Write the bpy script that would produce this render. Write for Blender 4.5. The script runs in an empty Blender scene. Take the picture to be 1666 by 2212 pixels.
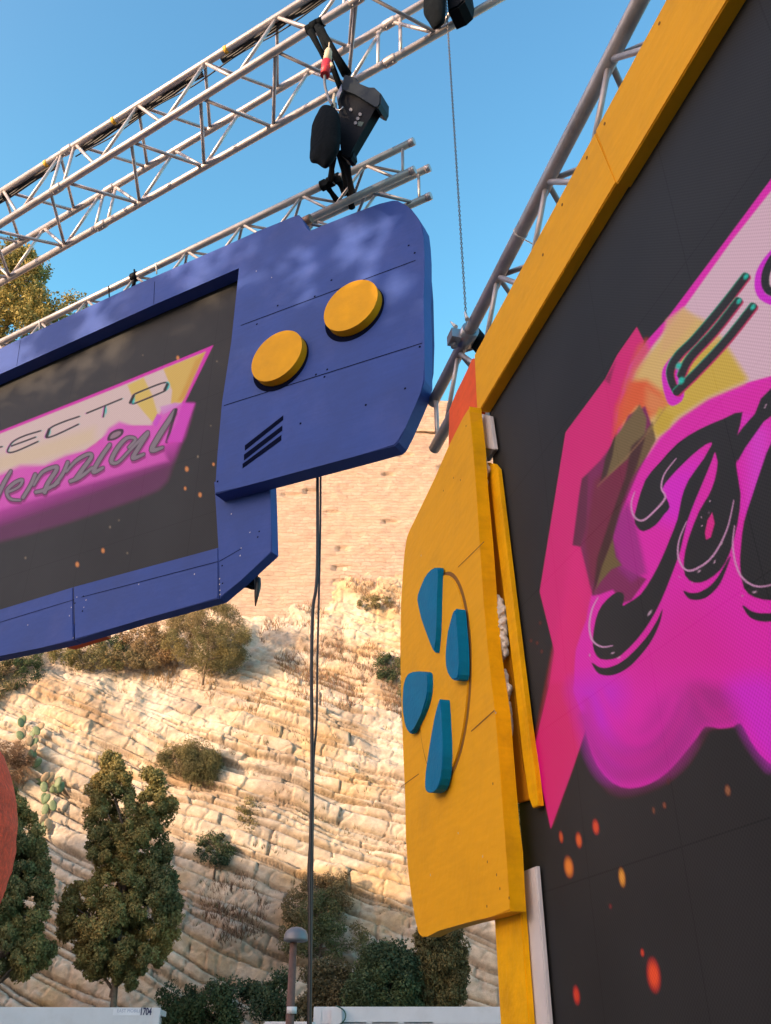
import bpy, bmesh, math, random
import numpy as np
from mathutils import Vector, Matrix
random.seed(7); RNG = np.random.default_rng(11)
scene = bpy.context.scene
COL = scene.collection
rad = math.radians

# ------------------------------------------------------------------ camera
F, HY = 1900.0, 2240.0                      # focal length and horizon row of a 1666 x 2212 picture
TH = math.atan((HY - 1106) / F); CT, ST = math.cos(TH), math.sin(TH)
CAMZ = 1.6
cd = bpy.data.cameras.new('camera'); cam = bpy.data.objects.new('camera', cd); COL.objects.link(cam)
cam.location = (0, 0, CAMZ); cam.rotation_euler = (rad(90) + TH, 0, 0)
cd.sensor_fit = 'HORIZONTAL'; cd.sensor_width = 36; cd.lens = 36 * F / 1666
cd.clip_start = .05; cd.clip_end = 2000
scene.camera = cam
scene.render.resolution_x = 771; scene.render.resolution_y = 1024

# ------------------------------------------------------------------ world, sun, exposure
SUN_AZ, SUN_EL = rad(-125), rad(12)
w = bpy.data.worlds.new('World'); scene.world = w; w.use_nodes = True
nt = w.node_tree; nt.nodes.clear()
sk = nt.nodes.new('ShaderNodeTexSky'); sk.sky_type = 'NISHITA'; sk.sun_disc = False
sk.sun_elevation = SUN_EL; sk.sun_rotation = SUN_AZ
sk.air_density = 1.0; sk.dust_density = 2.0; sk.ozone_density = 2.2; sk.altitude = 50
bg = nt.nodes.new('ShaderNodeBackground'); bg.inputs['Strength'].default_value = .15
ow = nt.nodes.new('ShaderNodeOutputWorld')
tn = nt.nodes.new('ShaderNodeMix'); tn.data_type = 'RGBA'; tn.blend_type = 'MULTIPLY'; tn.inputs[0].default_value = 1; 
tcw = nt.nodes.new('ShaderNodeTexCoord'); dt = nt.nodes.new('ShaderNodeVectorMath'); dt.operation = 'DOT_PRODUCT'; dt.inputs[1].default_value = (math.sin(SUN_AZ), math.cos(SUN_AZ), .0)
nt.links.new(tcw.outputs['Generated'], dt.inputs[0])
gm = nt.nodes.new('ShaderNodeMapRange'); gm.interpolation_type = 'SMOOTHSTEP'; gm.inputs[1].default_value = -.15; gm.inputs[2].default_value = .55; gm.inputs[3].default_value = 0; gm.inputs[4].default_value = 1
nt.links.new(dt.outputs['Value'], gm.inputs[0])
tm = nt.nodes.new('ShaderNodeMix'); tm.data_type = 'RGBA'; tm.inputs[6].default_value = (.66, 1.06, 1.05, 1); tm.inputs[7].default_value = (1.20, 0.97, .92, 1)   # clear blue away from the sun; warm tint added sunward to warm the shade
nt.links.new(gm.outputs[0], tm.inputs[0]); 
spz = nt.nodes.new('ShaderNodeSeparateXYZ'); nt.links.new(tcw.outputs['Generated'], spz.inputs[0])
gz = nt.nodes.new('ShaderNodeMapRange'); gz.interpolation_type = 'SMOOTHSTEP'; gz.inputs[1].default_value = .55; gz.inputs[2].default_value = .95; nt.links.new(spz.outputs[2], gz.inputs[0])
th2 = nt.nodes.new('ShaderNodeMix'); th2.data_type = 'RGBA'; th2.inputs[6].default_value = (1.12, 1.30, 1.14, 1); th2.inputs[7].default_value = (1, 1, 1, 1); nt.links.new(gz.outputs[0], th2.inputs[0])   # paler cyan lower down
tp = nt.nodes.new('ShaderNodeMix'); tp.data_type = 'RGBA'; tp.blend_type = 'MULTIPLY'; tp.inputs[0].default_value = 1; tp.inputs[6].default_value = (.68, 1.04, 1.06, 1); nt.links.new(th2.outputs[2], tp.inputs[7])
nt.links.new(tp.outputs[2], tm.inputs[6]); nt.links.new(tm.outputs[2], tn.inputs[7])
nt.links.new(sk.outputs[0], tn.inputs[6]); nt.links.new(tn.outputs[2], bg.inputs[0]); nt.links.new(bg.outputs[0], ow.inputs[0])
sl = bpy.data.lights.new('sun', 'SUN'); sl.energy = 2.3; sl.angle = rad(.5); sl.color = (1, .72, .47)
so = bpy.data.objects.new('sun', sl); COL.objects.link(so)
SV = Vector((math.sin(SUN_AZ) * math.cos(SUN_EL), math.cos(SUN_AZ) * math.cos(SUN_EL), math.sin(SUN_EL)))
so.rotation_euler = SV.to_track_quat('Z', 'Y').to_euler(); so.location = (-20, -20, 30)
scene.view_settings.view_transform = 'Standard'; scene.view_settings.look = 'None'
EXPO = 1.75
scene.view_settings.exposure = EXPO; scene.view_settings.gamma = 1

# ------------------------------------------------------------------ geometry helpers
def ray(px, py):
    x = (px - 833) / F; y = (1106 - py) / F
    return (x, CT - y * ST, ST + y * CT)
A1, A2 = rad(61), rad(15.3)
N1 = Vector((math.cos(A1), math.sin(A1), 0)); U1 = Vector((-math.sin(A1), math.cos(A1), 0))
N2 = Vector((math.cos(A2), math.sin(A2), 0)); U2 = Vector((-math.sin(A2), math.cos(A2), 0))
def PP(n, px, py, D):                       # point of the vertical plane n.P = D seen in that direction
    d = ray(px, py); t = D / (n[0] * d[0] + n[1] * d[1])
    return Vector((d[0] * t, d[1] * t, CAMZ + d[2] * t))
def SZ(n, px, py, D):
    p = PP(n, px, py, D); u = U1 if n is N1 else U2
    return p.dot(u), p.z
def W(n, s, z, D):
    u = U1 if n is N1 else U2
    return Vector((u.x * s + n.x * D, u.y * s + n.y * D, z))
def PY(px, py, Y):                          # point at ground distance Y
    d = ray(px, py); t = Y / d[1]
    return Vector((d[0] * t, Y, CAMZ + d[2] * t))
def PZ(n, px, py, z):
    d = ray(px, py); t = (z - CAMZ) / d[2]
    return Vector((d[0] * t, d[1] * t, z))

def wloc(o):
    v = Vector((0, 0, 0))
    while o is not None: v += Vector(o.location); o = o.parent
    return v
def thing(name, label, cat, loc=(0, 0, 0), group=None):
    o = bpy.data.objects.new(name, None); COL.objects.link(o); o.location = loc
    o.empty_display_size = .1
    o['label'] = label; o['category'] = cat
    if group: o['group'] = group
    return o
def tag(o, label, cat, group=None):
    o['label'] = label; o['category'] = cat
    if group: o['group'] = group
    return o
def struct(o): o['kind'] = 'structure'; return o

def fin(name, me, mats, parent=None, smooth=False):
    if not isinstance(mats, (list, tuple)): mats = [mats]
    for m in mats: me.materials.append(m)
    off = wloc(parent)
    if off.length > 0: me.transform(Matrix.Translation(-off))
    if smooth: me.polygons.foreach_set('use_smooth', [True] * len(me.polygons))
    o = bpy.data.objects.new(name, me); COL.objects.link(o); o.parent = parent
    me.update()
    return o
def bmfin(name, bm, mats, parent=None, smooth=False, recalc=True):
    if recalc: bmesh.ops.recalc_face_normals(bm, faces=bm.faces)
    me = bpy.data.meshes.new(name); bm.to_mesh(me); bm.free()
    return fin(name, me, mats, parent, smooth)
def mesh_np(name, V, Fc, mats, parent=None, col=None, smooth=False, mi=None):
    me = bpy.data.meshes.new(name)
    V = np.asarray(V, np.float32); Fc = np.asarray(Fc, np.int32); k = Fc.shape[1]
    me.vertices.add(len(V)); me.vertices.foreach_set('co', V.ravel())
    me.loops.add(Fc.size); me.loops.foreach_set('vertex_index', Fc.ravel())
    me.polygons.add(len(Fc)); me.polygons.foreach_set('loop_start', np.arange(0, Fc.size, k, dtype=np.int32))
    me.polygons.foreach_set('loop_total', np.full(len(Fc), k, np.int32))
    if mi is not None: me.polygons.foreach_set('material_index', mi)
    me.update(calc_edges=True); me.validate()
    if col is not None:
        ca = me.color_attributes.new('Col', 'FLOAT_COLOR', 'POINT')
        c4 = np.ones((len(V), 4), np.float32); c4[:, :3] = col
        ca.data.foreach_set('color', c4.ravel())
    return fin(name, me, mats, parent, smooth)

def add_slab(bm, P, back, bevel=0.0, mi=0):
    """closed prism: front outline P (3D points, one plane), pushed by vector back"""
    n = len(P)
    f = [bm.verts.new(p) for p in P]; b = [bm.verts.new(Vector(p) + back) for p in P]
    ff = bm.faces.new(f); bf = bm.faces.new(b[::-1]); fs = [ff, bf]
    for i in range(n):
        j = (i + 1) % n
        fs.append(bm.faces.new((f[j], f[i], b[i], b[j])))
    for q in fs: q.material_index = mi
    if bevel:
        es = list(ff.edges)
        r = bmesh.ops.bevel(bm, geom=es, offset=bevel, segments=2, affect='EDGES', clamp_overlap=True)
        for q in r['faces']: q.material_index = mi
def slab(name, n, pts, D, th, mat, parent=None, bevel=.004, marks=(), mat2=None, sub=None, smooth=False):
    bm = bmesh.new()
    if sub: pts = crs(pts, sub)
    add_slab(bm, [PP(n, x, y, D) for x, y in pts], n * th, bevel)
    for m in marks:
        if m[0] == 'line':
            a, b = PP(n, *m[1], D - .0015), PP(n, *m[2], D - .0015); wd = m[3]
            u = U1 if n is N1 else U2
            d = (b - a).normalized(); s = d.cross(n).normalized() * wd * .5
            q = [bm.verts.new(v) for v in (a - s, b - s, b + s, a + s)]
            fc = bm.faces.new(q); fc.material_index = 1
        elif m[0] == 'dot':
            c = PP(n, *m[1], D - .0015); u = U1 if n is N1 else U2
            q = [bm.verts.new(c + u * math.cos(t) * m[2] + Vector((0, 0, 1)) * math.sin(t) * m[2]) for t in [i * math.pi / 4 for i in range(8)]]
            fc = bm.faces.new(q); fc.material_index = 1
        elif m[0] == 'chip':
            c = PP(n, *m[1], D - .0012); u = U1 if n is N1 else U2; ph = m[1][0] * 1.7
            q = [bm.verts.new(c + u * math.cos(t) * m[2] * (1 + .5 * math.sin(3 * t + ph)) + Vector((0, 0, 1)) * math.sin(t) * m[2] * (1.2 + .4 * math.cos(2 * t + ph))) for t in [i * math.pi / 5 for i in range(10)]]
            fc = bm.faces.new(q); fc.material_index = 2
        elif m[0] == 'poly':
            q = [bm.verts.new(PP(n, x, y, D - .0015)) for x, y in m[1]]
            fc = bm.faces.new(q); fc.material_index = 1
    return bmfin(name, bm, [mat, mat2, m_chip] if mat2 else mat, parent, smooth)
def crs(P, k=6, closed=True):               # Catmull-Rom through the points
    n = len(P); out = []
    for i in range(n if closed else n - 1):
        if closed: a, b, c, d = P[i - 1], P[i], P[(i + 1) % n], P[(i + 2) % n]
        else: a, b, c, d = P[max(i - 1, 0)], P[i], P[i + 1], P[min(i + 2, n - 1)]
        for j in range(k):
            t = j / k
            out.append(tuple(.5 * (2 * b[m] + (c[m] - a[m]) * t + (2 * a[m] - 5 * b[m] + 4 * c[m] - d[m]) * t * t + (3 * b[m] - a[m] - 3 * c[m] + d[m]) * t ** 3) for m in range(len(b))))
    if not closed: out.append(tuple(P[-1]))
    return out
def add_tube(bm, pts, r, seg=10, cap=True, mi=0, flat=1.0):
    pts = [Vector(p) for p in pts]; rings = []
    rs = r if isinstance(r, (list, tuple)) else [r] * len(pts)
    up = None
    for i, p in enumerate(pts):
        t = (pts[min(i + 1, len(pts) - 1)] - pts[max(i - 1, 0)])
        if t.length < 1e-9: t = Vector((0, 0, 1))
        t.normalize()
        if up is None:
            up = Vector((0, 0, 1)) if abs(t.z) < .9 else Vector((1, 0, 0))
        a = (up - t * up.dot(t))
        if a.length < 1e-6: a = t.orthogonal()
        a.normalize(); up = a; b = t.cross(a)
        rings.append([bm.verts.new(p + a * math.cos(q) * rs[i] + b * math.sin(q) * rs[i] * flat) for q in [2 * math.pi * k / seg for k in range(seg)]])
    for i in range(len(rings) - 1):
        for k in range(seg):
            f = bm.faces.new((rings[i][k], rings[i][(k + 1) % seg], rings[i + 1][(k + 1) % seg], rings[i + 1][k])); f.smooth = True; f.material_index = mi
    if cap:
        for q in (rings[0][::-1], rings[-1]):
            f = bm.faces.new(q); f.material_index = mi
def tube(name, pts, r, mat, parent=None, seg=10, flat=1.0):
    bm = bmesh.new(); add_tube(bm, pts, r, seg, flat=flat); return bmfin(name, bm, mat, parent)
def add_box(bm, c, ax, ay, az, mi=0):
    c = Vector(c); v = [bm.verts.new(c + ax * i + ay * j + az * k) for i in (-1, 1) for j in (-1, 1) for k in (-1, 1)]
    for q in ((0, 1, 3, 2), (4, 6, 7, 5), (0, 4, 5, 1), (2, 3, 7, 6), (0, 2, 6, 4), (1, 5, 7, 3)):
        f = bm.faces.new([v[i] for i in q]); f.material_index = mi
def box(name, x0, x1, y0, y1, z0, z1, mat, parent=None, bevel=0):
    bm = bmesh.new()
    add_box(bm, ((x0 + x1) / 2, (y0 + y1) / 2, (z0 + z1) / 2), Vector(((x1 - x0) / 2, 0, 0)), Vector((0, (y1 - y0) / 2, 0)), Vector((0, 0, (z1 - z0) / 2)))
    if bevel: bmesh.ops.bevel(bm, geom=bm.edges[:], offset=bevel, segments=2, affect='EDGES')
    return bmfin(name, bm, mat, parent)
def pillow(name, n, pts, D, depth, mat, parent=None, k=5, noise=.0):
    """a soft closed body with this outline and a rounded depth"""
    pts = crs(pts, 4); cx = sum(p[0] for p in pts) / len(pts); cy = sum(p[1] for p in pts) / len(pts)
    bm = bmesh.new(); rings = []
    for i in range(-k, k + 1):
        t = i / k * .98; sc = (1 - abs(t) ** 2.4) ** .5
        rings.append([bm.verts.new(PP(n, cx + (x - cx) * sc * (1 + noise * math.sin(j * 1.9 + i)), cy + (y - cy) * sc, D + depth * t)) for j, (x, y) in enumerate(pts)])
    for a, b in zip(rings, rings[1:]):
        for j in range(len(pts)):
            f = bm.faces.new((a[j], a[(j + 1) % len(pts)], b[(j + 1) % len(pts)], b[j])); f.smooth = True
    bm.faces.new(rings[0][::-1]); bm.faces.new(rings[-1])
    return bmfin(name, bm, mat, parent)

def ihash(a, b, seed=0):
    a = np.asarray(a, np.int64); b = np.asarray(b, np.int64)
    h = (a * 374761393 + b * 668265263 + seed * 1442695041) & 0x7fffffff
    h = ((h ^ (h >> 13)) * 1274126177) & 0x7fffffff
    h = ((h ^ (h >> 16)) * 461845907) & 0x7fffffff
    return ((h ^ (h >> 15)) & 0xffffff) / float(0x1000000)
def vn(x, y, seed=0):
    xi = np.floor(x); yi = np.floor(y); fx = x - xi; fy = y - yi
    fx = fx * fx * (3 - 2 * fx); fy = fy * fy * (3 - 2 * fy); xi = xi.astype(np.int64); yi = yi.astype(np.int64)
    a = ihash(xi, yi, seed); b = ihash(xi + 1, yi, seed); c = ihash(xi, yi + 1, seed); d = ihash(xi + 1, yi + 1, seed)
    return (a * (1 - fx) + b * fx) * (1 - fy) + (c * (1 - fx) + d * fx) * fy
def fbm(x, y, o=4, seed=0):
    s = 0; a = .5; t = 0
    for i in range(o): s = s + a * vn(x * 2 ** i, y * 2 ** i, seed + i * 7); t += a; a *= .5
    return s / t

# ------------------------------------------------------------------ materials
def srgb(c): return tuple(((v / 255) / 12.92 if v / 255 <= .04045 else ((v / 255 + .055) / 1.055) ** 2.4) for v in c)
def M(name, col, rough=.6, metal=0.0, var=.12, vs=3.0, bump=0.0, bs=60.0, spec=.5, dirt=None, ds=1.2, da=.3):
    m = bpy.data.materials.new(name); m.use_nodes = True; t = m.node_tree; N = t.nodes; L = t.links
    p = N['Principled BSDF']; p.inputs['Roughness'].default_value = rough; p.inputs['Metallic'].default_value = metal
    p.inputs['Specular IOR Level'].default_value = spec
    tc = N.new('ShaderNodeTexCoord')
    n = N.new('ShaderNodeTexNoise'); n.inputs['Scale'].default_value = vs; n.inputs['Detail'].default_value = 6; n.inputs['Roughness'].default_value = .65
    L.new(tc.outputs['Object'], n.inputs['Vector'])
    r = N.new('ShaderNodeMapRange'); r.inputs[1].default_value = .3; r.inputs[2].default_value = .7; r.inputs[3].default_value = 1 - var; r.inputs[4].default_value = 1 + var
    L.new(n.outputs['Fac'], r.inputs[0])
    mx = N.new('ShaderNodeMix'); mx.data_type = 'RGBA'; mx.blend_type = 'MULTIPLY'; mx.inputs[0].default_value = 1
    mx.inputs[6].default_value = (*col, 1); L.new(r.outputs[0], mx.inputs[7]); out = mx.outputs[2]
    if dirt:
        n2 = N.new('ShaderNodeTexNoise'); n2.inputs['Scale'].default_value = ds; n2.inputs['Detail'].default_value = 8; n2.inputs['Roughness'].default_value = .7
        L.new(tc.outputs['Object'], n2.inputs['Vector'])
        r2 = N.new('ShaderNodeMapRange'); r2.inputs[1].default_value = .5; r2.inputs[2].default_value = .75; r2.inputs[3].default_value = 0; r2.inputs[4].default_value = da
        L.new(n2.outputs['Fac'], r2.inputs[0])
        m2 = N.new('ShaderNodeMix'); m2.data_type = 'RGBA'; L.new(r2.outputs[0], m2.inputs[0]); L.new(out, m2.inputs[6]); m2.inputs[7].default_value = (*dirt, 1); out = m2.outputs[2]
    if name in ('blue_paint', 'yellow_paint', 'bright_yellow_paint', 'teal_paint', 'orange_paint'):
        mpg = N.new('ShaderNodeMapping'); mpg.inputs['Scale'].default_value = (6, 6, 55); mpg.inputs['Rotation'].default_value = (.05, .08, .3); L.new(tc.outputs['Object'], mpg.inputs[0])
        ns = N.new('ShaderNodeTexNoise'); ns.inputs['Scale'].default_value = 1.0; ns.inputs['Detail'].default_value = 4; L.new(mpg.outputs[0], ns.inputs['Vector'])
        rs_ = N.new('ShaderNodeMapRange'); rs_.inputs[1].default_value = .3; rs_.inputs[2].default_value = .7; rs_.inputs[3].default_value = .965; rs_.inputs[4].default_value = 1.035; L.new(ns.outputs['Fac'], rs_.inputs[0])
        ms_ = N.new('ShaderNodeMix'); ms_.data_type = 'RGBA'; ms_.blend_type = 'MULTIPLY'; ms_.inputs[0].default_value = 1; L.new(out, ms_.inputs[6]); L.new(rs_.outputs[0], ms_.inputs[7]); out = ms_.outputs[2]
    L.new(out, p.inputs['Base Color'])
    rr = N.new('ShaderNodeMapRange'); rr.inputs[3].default_value = max(rough - .1, .02); rr.inputs[4].default_value = min(rough + .1, 1); L.new(n.outputs['Fac'], rr.inputs[0]); L.new(rr.outputs[0], p.inputs['Roughness'])
    if bump:
        nb = N.new('ShaderNodeTexNoise'); nb.inputs['Scale'].default_value = bs; nb.inputs['Detail'].default_value = 5; L.new(tc.outputs['Object'], nb.inputs['Vector'])
        b = N.new('ShaderNodeBump'); b.inputs['Strength'].default_value = bump; b.inputs['Distance'].default_value = .01
        L.new(nb.outputs['Fac'], b.inputs['Height']); L.new(b.outputs[0], p.inputs['Normal'])
    return m
def MC(name, rough=.8, trans=0.0, bump=0.0, bs=8.0, bd=.05, var=.2, vs=4.0):   # colour from the mesh's Col attribute
    m = bpy.data.materials.new(name); m.use_nodes = True; t = m.node_tree; N = t.nodes; L = t.links
    p = N['Principled BSDF']; p.inputs['Roughness'].default_value = rough; p.inputs['Specular IOR Level'].default_value = .25
    a = N.new('ShaderNodeAttribute'); a.attribute_name = 'Col'
    tc = N.new('ShaderNodeTexCoord'); n = N.new('ShaderNodeTexNoise'); n.inputs['Scale'].default_value = vs; n.inputs['Detail'].default_value = 8; n.inputs['Roughness'].default_value = .7
    L.new(tc.outputs['Object'], n.inputs['Vector'])
    r = N.new('ShaderNodeMapRange'); r.inputs[1].default_value = .3; r.inputs[2].default_value = .7; r.inputs[3].default_value = 1 - var; r.inputs[4].default_value = 1 + var
    L.new(n.outputs['Fac'], r.inputs[0])
    mx = N.new('ShaderNodeMix'); mx.data_type = 'RGBA'; mx.blend_type = 'MULTIPLY'; mx.inputs[0].default_value = 1
    L.new(a.outputs['Color'], mx.inputs[6]); L.new(r.outputs[0], mx.inputs[7]); L.new(mx.outputs[2], p.inputs['Base Color'])
    if bump:
        nb = N.new('ShaderNodeTexNoise'); nb.inputs['Scale'].default_value = bs; nb.inputs['Detail'].default_value = 8; nb.inputs['Roughness'].default_value = .7; L.new(tc.outputs['Object'], nb.inputs['Vector'])
        b = N.new('ShaderNodeBump'); b.inputs['Strength'].default_value = bump; b.inputs['Distance'].default_value = bd
        L.new(nb.outputs['Fac'], b.inputs['Height']); L.new(b.outputs[0], p.inputs['Normal'])
    if trans:
        tr = N.new('ShaderNodeBsdfTranslucent'); L.new(mx.outputs[2], tr.inputs[0]); ms = N.new('ShaderNodeMixShader'); ms.inputs[0].default_value = trans
        L.new(p.outputs[0], ms.inputs[1]); L.new(tr.outputs[0], ms.inputs[2]); L.new(ms.outputs[0], N['Material Output'].inputs[0])
    return m
def MSCR(name, pitch):                       # LED wall: lit picture from Col, dark matt face with fine pixel rows
    m = bpy.data.materials.new(name); m.use_nodes = True; t = m.node_tree; N = t.nodes; L = t.links
    p = N['Principled BSDF']; p.inputs['Base Color'].default_value = (.03, .028, .03, 1); p.inputs['Roughness'].default_value = .6; p.inputs['Specular IOR Level'].default_value = .2
    a = N.new('ShaderNodeAttribute'); a.attribute_name = 'Col'
    uv = N.new('ShaderNodeAttribute'); uv.attribute_name = 'sz'
    sp = N.new('ShaderNodeSeparateXYZ'); L.new(uv.outputs['Vector'], sp.inputs[0])
    fs = []
    for i in (0, 1):
        ml = N.new('ShaderNodeMath'); ml.operation = 'MULTIPLY'; ml.inputs[1].default_value = 2 * math.pi / pitch; L.new(sp.outputs[i], ml.inputs[0])
        sn = N.new('ShaderNodeMath'); sn.operation = 'SINE'; L.new(ml.outputs[0], sn.inputs[0]); fs.append(sn)
    ad = N.new('ShaderNodeMath'); ad.operation = 'MULTIPLY'; L.new(fs[0].outputs[0], ad.inputs[0]); L.new(fs[1].outputs[0], ad.inputs[1])
    mr = N.new('ShaderNodeMapRange'); mr.inputs[1].default_value = -1; mr.inputs[2].default_value = 1; mr.inputs[3].default_value = .84; mr.inputs[4].default_value = 1.16; L.new(ad.outputs[0], mr.inputs[0])
    mx = N.new('ShaderNodeMix'); mx.data_type = 'RGBA'; mx.blend_type = 'MULTIPLY'; mx.inputs[0].default_value = 1
    L.new(a.outputs['Color'], mx.inputs[6]); L.new(mr.outputs[0], mx.inputs[7]); L.new(mx.outputs[2], p.inputs['Emission Color']); p.inputs['Emission Strength'].default_value = 1
    m2 = N.new('ShaderNodeMapRange'); m2.inputs[1].default_value = -1; m2.inputs[2].default_value = 1; m2.inputs[3].default_value = .017; m2.inputs[4].default_value = .03; L.new(ad.outputs[0], m2.inputs[0])
    js = []
    for i, md in ((0, .5), (1, .5)):
        dv = N.new('ShaderNodeMath'); dv.operation = 'PINGPONG'; dv.inputs[1].default_value = md / 2; L.new(sp.outputs[i], dv.inputs[0])
        lt = N.new('ShaderNodeMath'); lt.operation = 'LESS_THAN'; lt.inputs[1].default_value = .0022; L.new(dv.outputs[0], lt.inputs[0]); js.append(lt)
    mxj = N.new('ShaderNodeMath'); mxj.operation = 'MAXIMUM'; L.new(js[0].outputs[0], mxj.inputs[0]); L.new(js[1].outputs[0], mxj.inputs[1])
    sj = N.new('ShaderNodeMath'); sj.operation = 'MULTIPLY_ADD'; sj.inputs[1].default_value = -.009; L.new(mxj.outputs[0], sj.inputs[0]); L.new(m2.outputs[0], sj.inputs[2])
    nz = N.new('ShaderNodeTexNoise'); nz.inputs['Scale'].default_value = 1.5; nz.inputs['Detail'].default_value = 6; L.new(uv.outputs['Vector'], nz.inputs['Vector'])
    nr = N.new('ShaderNodeMapRange'); nr.inputs[1].default_value = .3; nr.inputs[2].default_value = .7; nr.inputs[3].default_value = .8; nr.inputs[4].default_value = 1.2; L.new(nz.outputs['Fac'], nr.inputs[0])
    fm = N.new('ShaderNodeMath'); fm.operation = 'MULTIPLY'; L.new(sj.outputs[0], fm.inputs[0]); L.new(nr.outputs[0], fm.inputs[1])
    L.new(fm.outputs[0], p.inputs['Base Color'])
    return m

m_blue = M('blue_paint', (.030, .066, .26), .55, spec=.2, var=.14, vs=2.2, bump=.15, bs=25, dirt=(.13, .14, .36), ds=2.0, da=.22)
m_bluee = M('dark_blue_paint', (.022, .030, .15), .6, spec=.2, var=.2, vs=6, bump=.2, bs=40)
m_bseam = M('seam_dark', (.004, .006, .022), .9, spec=.02)
m_yel = M('yellow_paint', (.80, .375, .010), .6, spec=.12, var=.10, vs=2.5, bump=.2, bs=30, dirt=(.64, .29, .010), ds=2.5, da=.45)
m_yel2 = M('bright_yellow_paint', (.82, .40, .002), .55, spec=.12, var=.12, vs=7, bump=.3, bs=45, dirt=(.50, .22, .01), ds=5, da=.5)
m_yseam = M('ochre_seam', (.22, .09, .008), .8)
m_org = M('orange_paint', (.80, .11, .03), .7, spec=.15, var=.12, vs=4, bump=.2, bs=40, dirt=(.45, .08, .02), ds=3, da=.5)
m_btn = M('button_yellow', (.76, .345, .008), .55, spec=.12, var=.08, vs=6, bump=.15, bs=40)
m_teal = M('teal_paint', (.001, .165, .33), .6, spec=.07, var=.10, vs=6, bump=.25, bs=50, dirt=(.02, .25, .42), ds=4, da=.3)
m_alu = M('aluminium', (.52, .46, .44), .38, .45, var=.15, vs=8, dirt=(.2, .17, .16), ds=5, da=.5)
m_alu2 = M('aluminium_weathered', (.42, .38, .37), .45, .45, var=.18, vs=8, dirt=(.2, .17, .16), ds=5, da=.5)
m_blk = M('black_plastic', (.003, .004, .006), .6, var=.3, vs=8, bump=.2, spec=.10)
m_fab = M('black_fabric', (.006, .008, .010), .9, spec=.05, var=.3, vs=12, bump=.6, bs=30)
m_cab = M('black_rubber', (.010, .009, .010), .5, var=.2)
m_wht = M('white_coat', (.62, .58, .56), .6, var=.08, vs=5, dirt=(.4, .36, .33), ds=4, da=.4)
m_foam = M('foam', (.62, .56, .47), .9, var=.2, vs=12, bump=1, bs=30)
m_cont = M('container_paint', (.56, .56, .57), .5, var=.05, vs=1.5, dirt=(.40, .37, .34), ds=2.5, da=.35)
m_cont2 = M('container_panel', (.44, .42, .42), .55, var=.05, vs=1.5, dirt=(.34, .3, .28), ds=2.5, da=.3)
m_ink = M('ink', (.03, .03, .08), .7)
m_ink2 = M('faded_ink', (.30, .33, .42), .7)
m_rust = M('rusty_steel', (.12, .062, .048), .8, var=.3, vs=10, bump=.4, dirt=(.08, .05, .04), ds=6, da=.6)
m_lamp = M('lamp_grey', (.16, .16, .17), .5, .3, var=.15)
m_red = M('red_plastic', (.55, .02, .03), .5)
m_cream = M('cream_plastic', (.62, .48, .32), .5)
m_ball = M('red_foam', (.72, .075, .03), .85, var=.35, vs=30, bump=1, bs=60, dirt=(.4, .03, .01), ds=20, da=.6)
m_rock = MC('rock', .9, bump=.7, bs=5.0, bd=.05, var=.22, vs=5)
m_leaf = MC('foliage', .7, trans=.25, var=.15, vs=6)
m_bark = M('bark', (.16, .11, .075), .9, var=.3, vs=12, bump=.8)
m_tape = M('yellow_tape', (.75, .42, .04), .5)
m_bolt = M('steel_bolt', (.3, .3, .32), .35, .9)
m_chip = M('bare_chip', (.50, .47, .45), .8)
m_grn = M('green_cable', (.02, .07, .05), .6)
m_scrR = MSCR('led_face_large', .012)
m_scrL = MSCR('led_face_small', .016)

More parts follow.
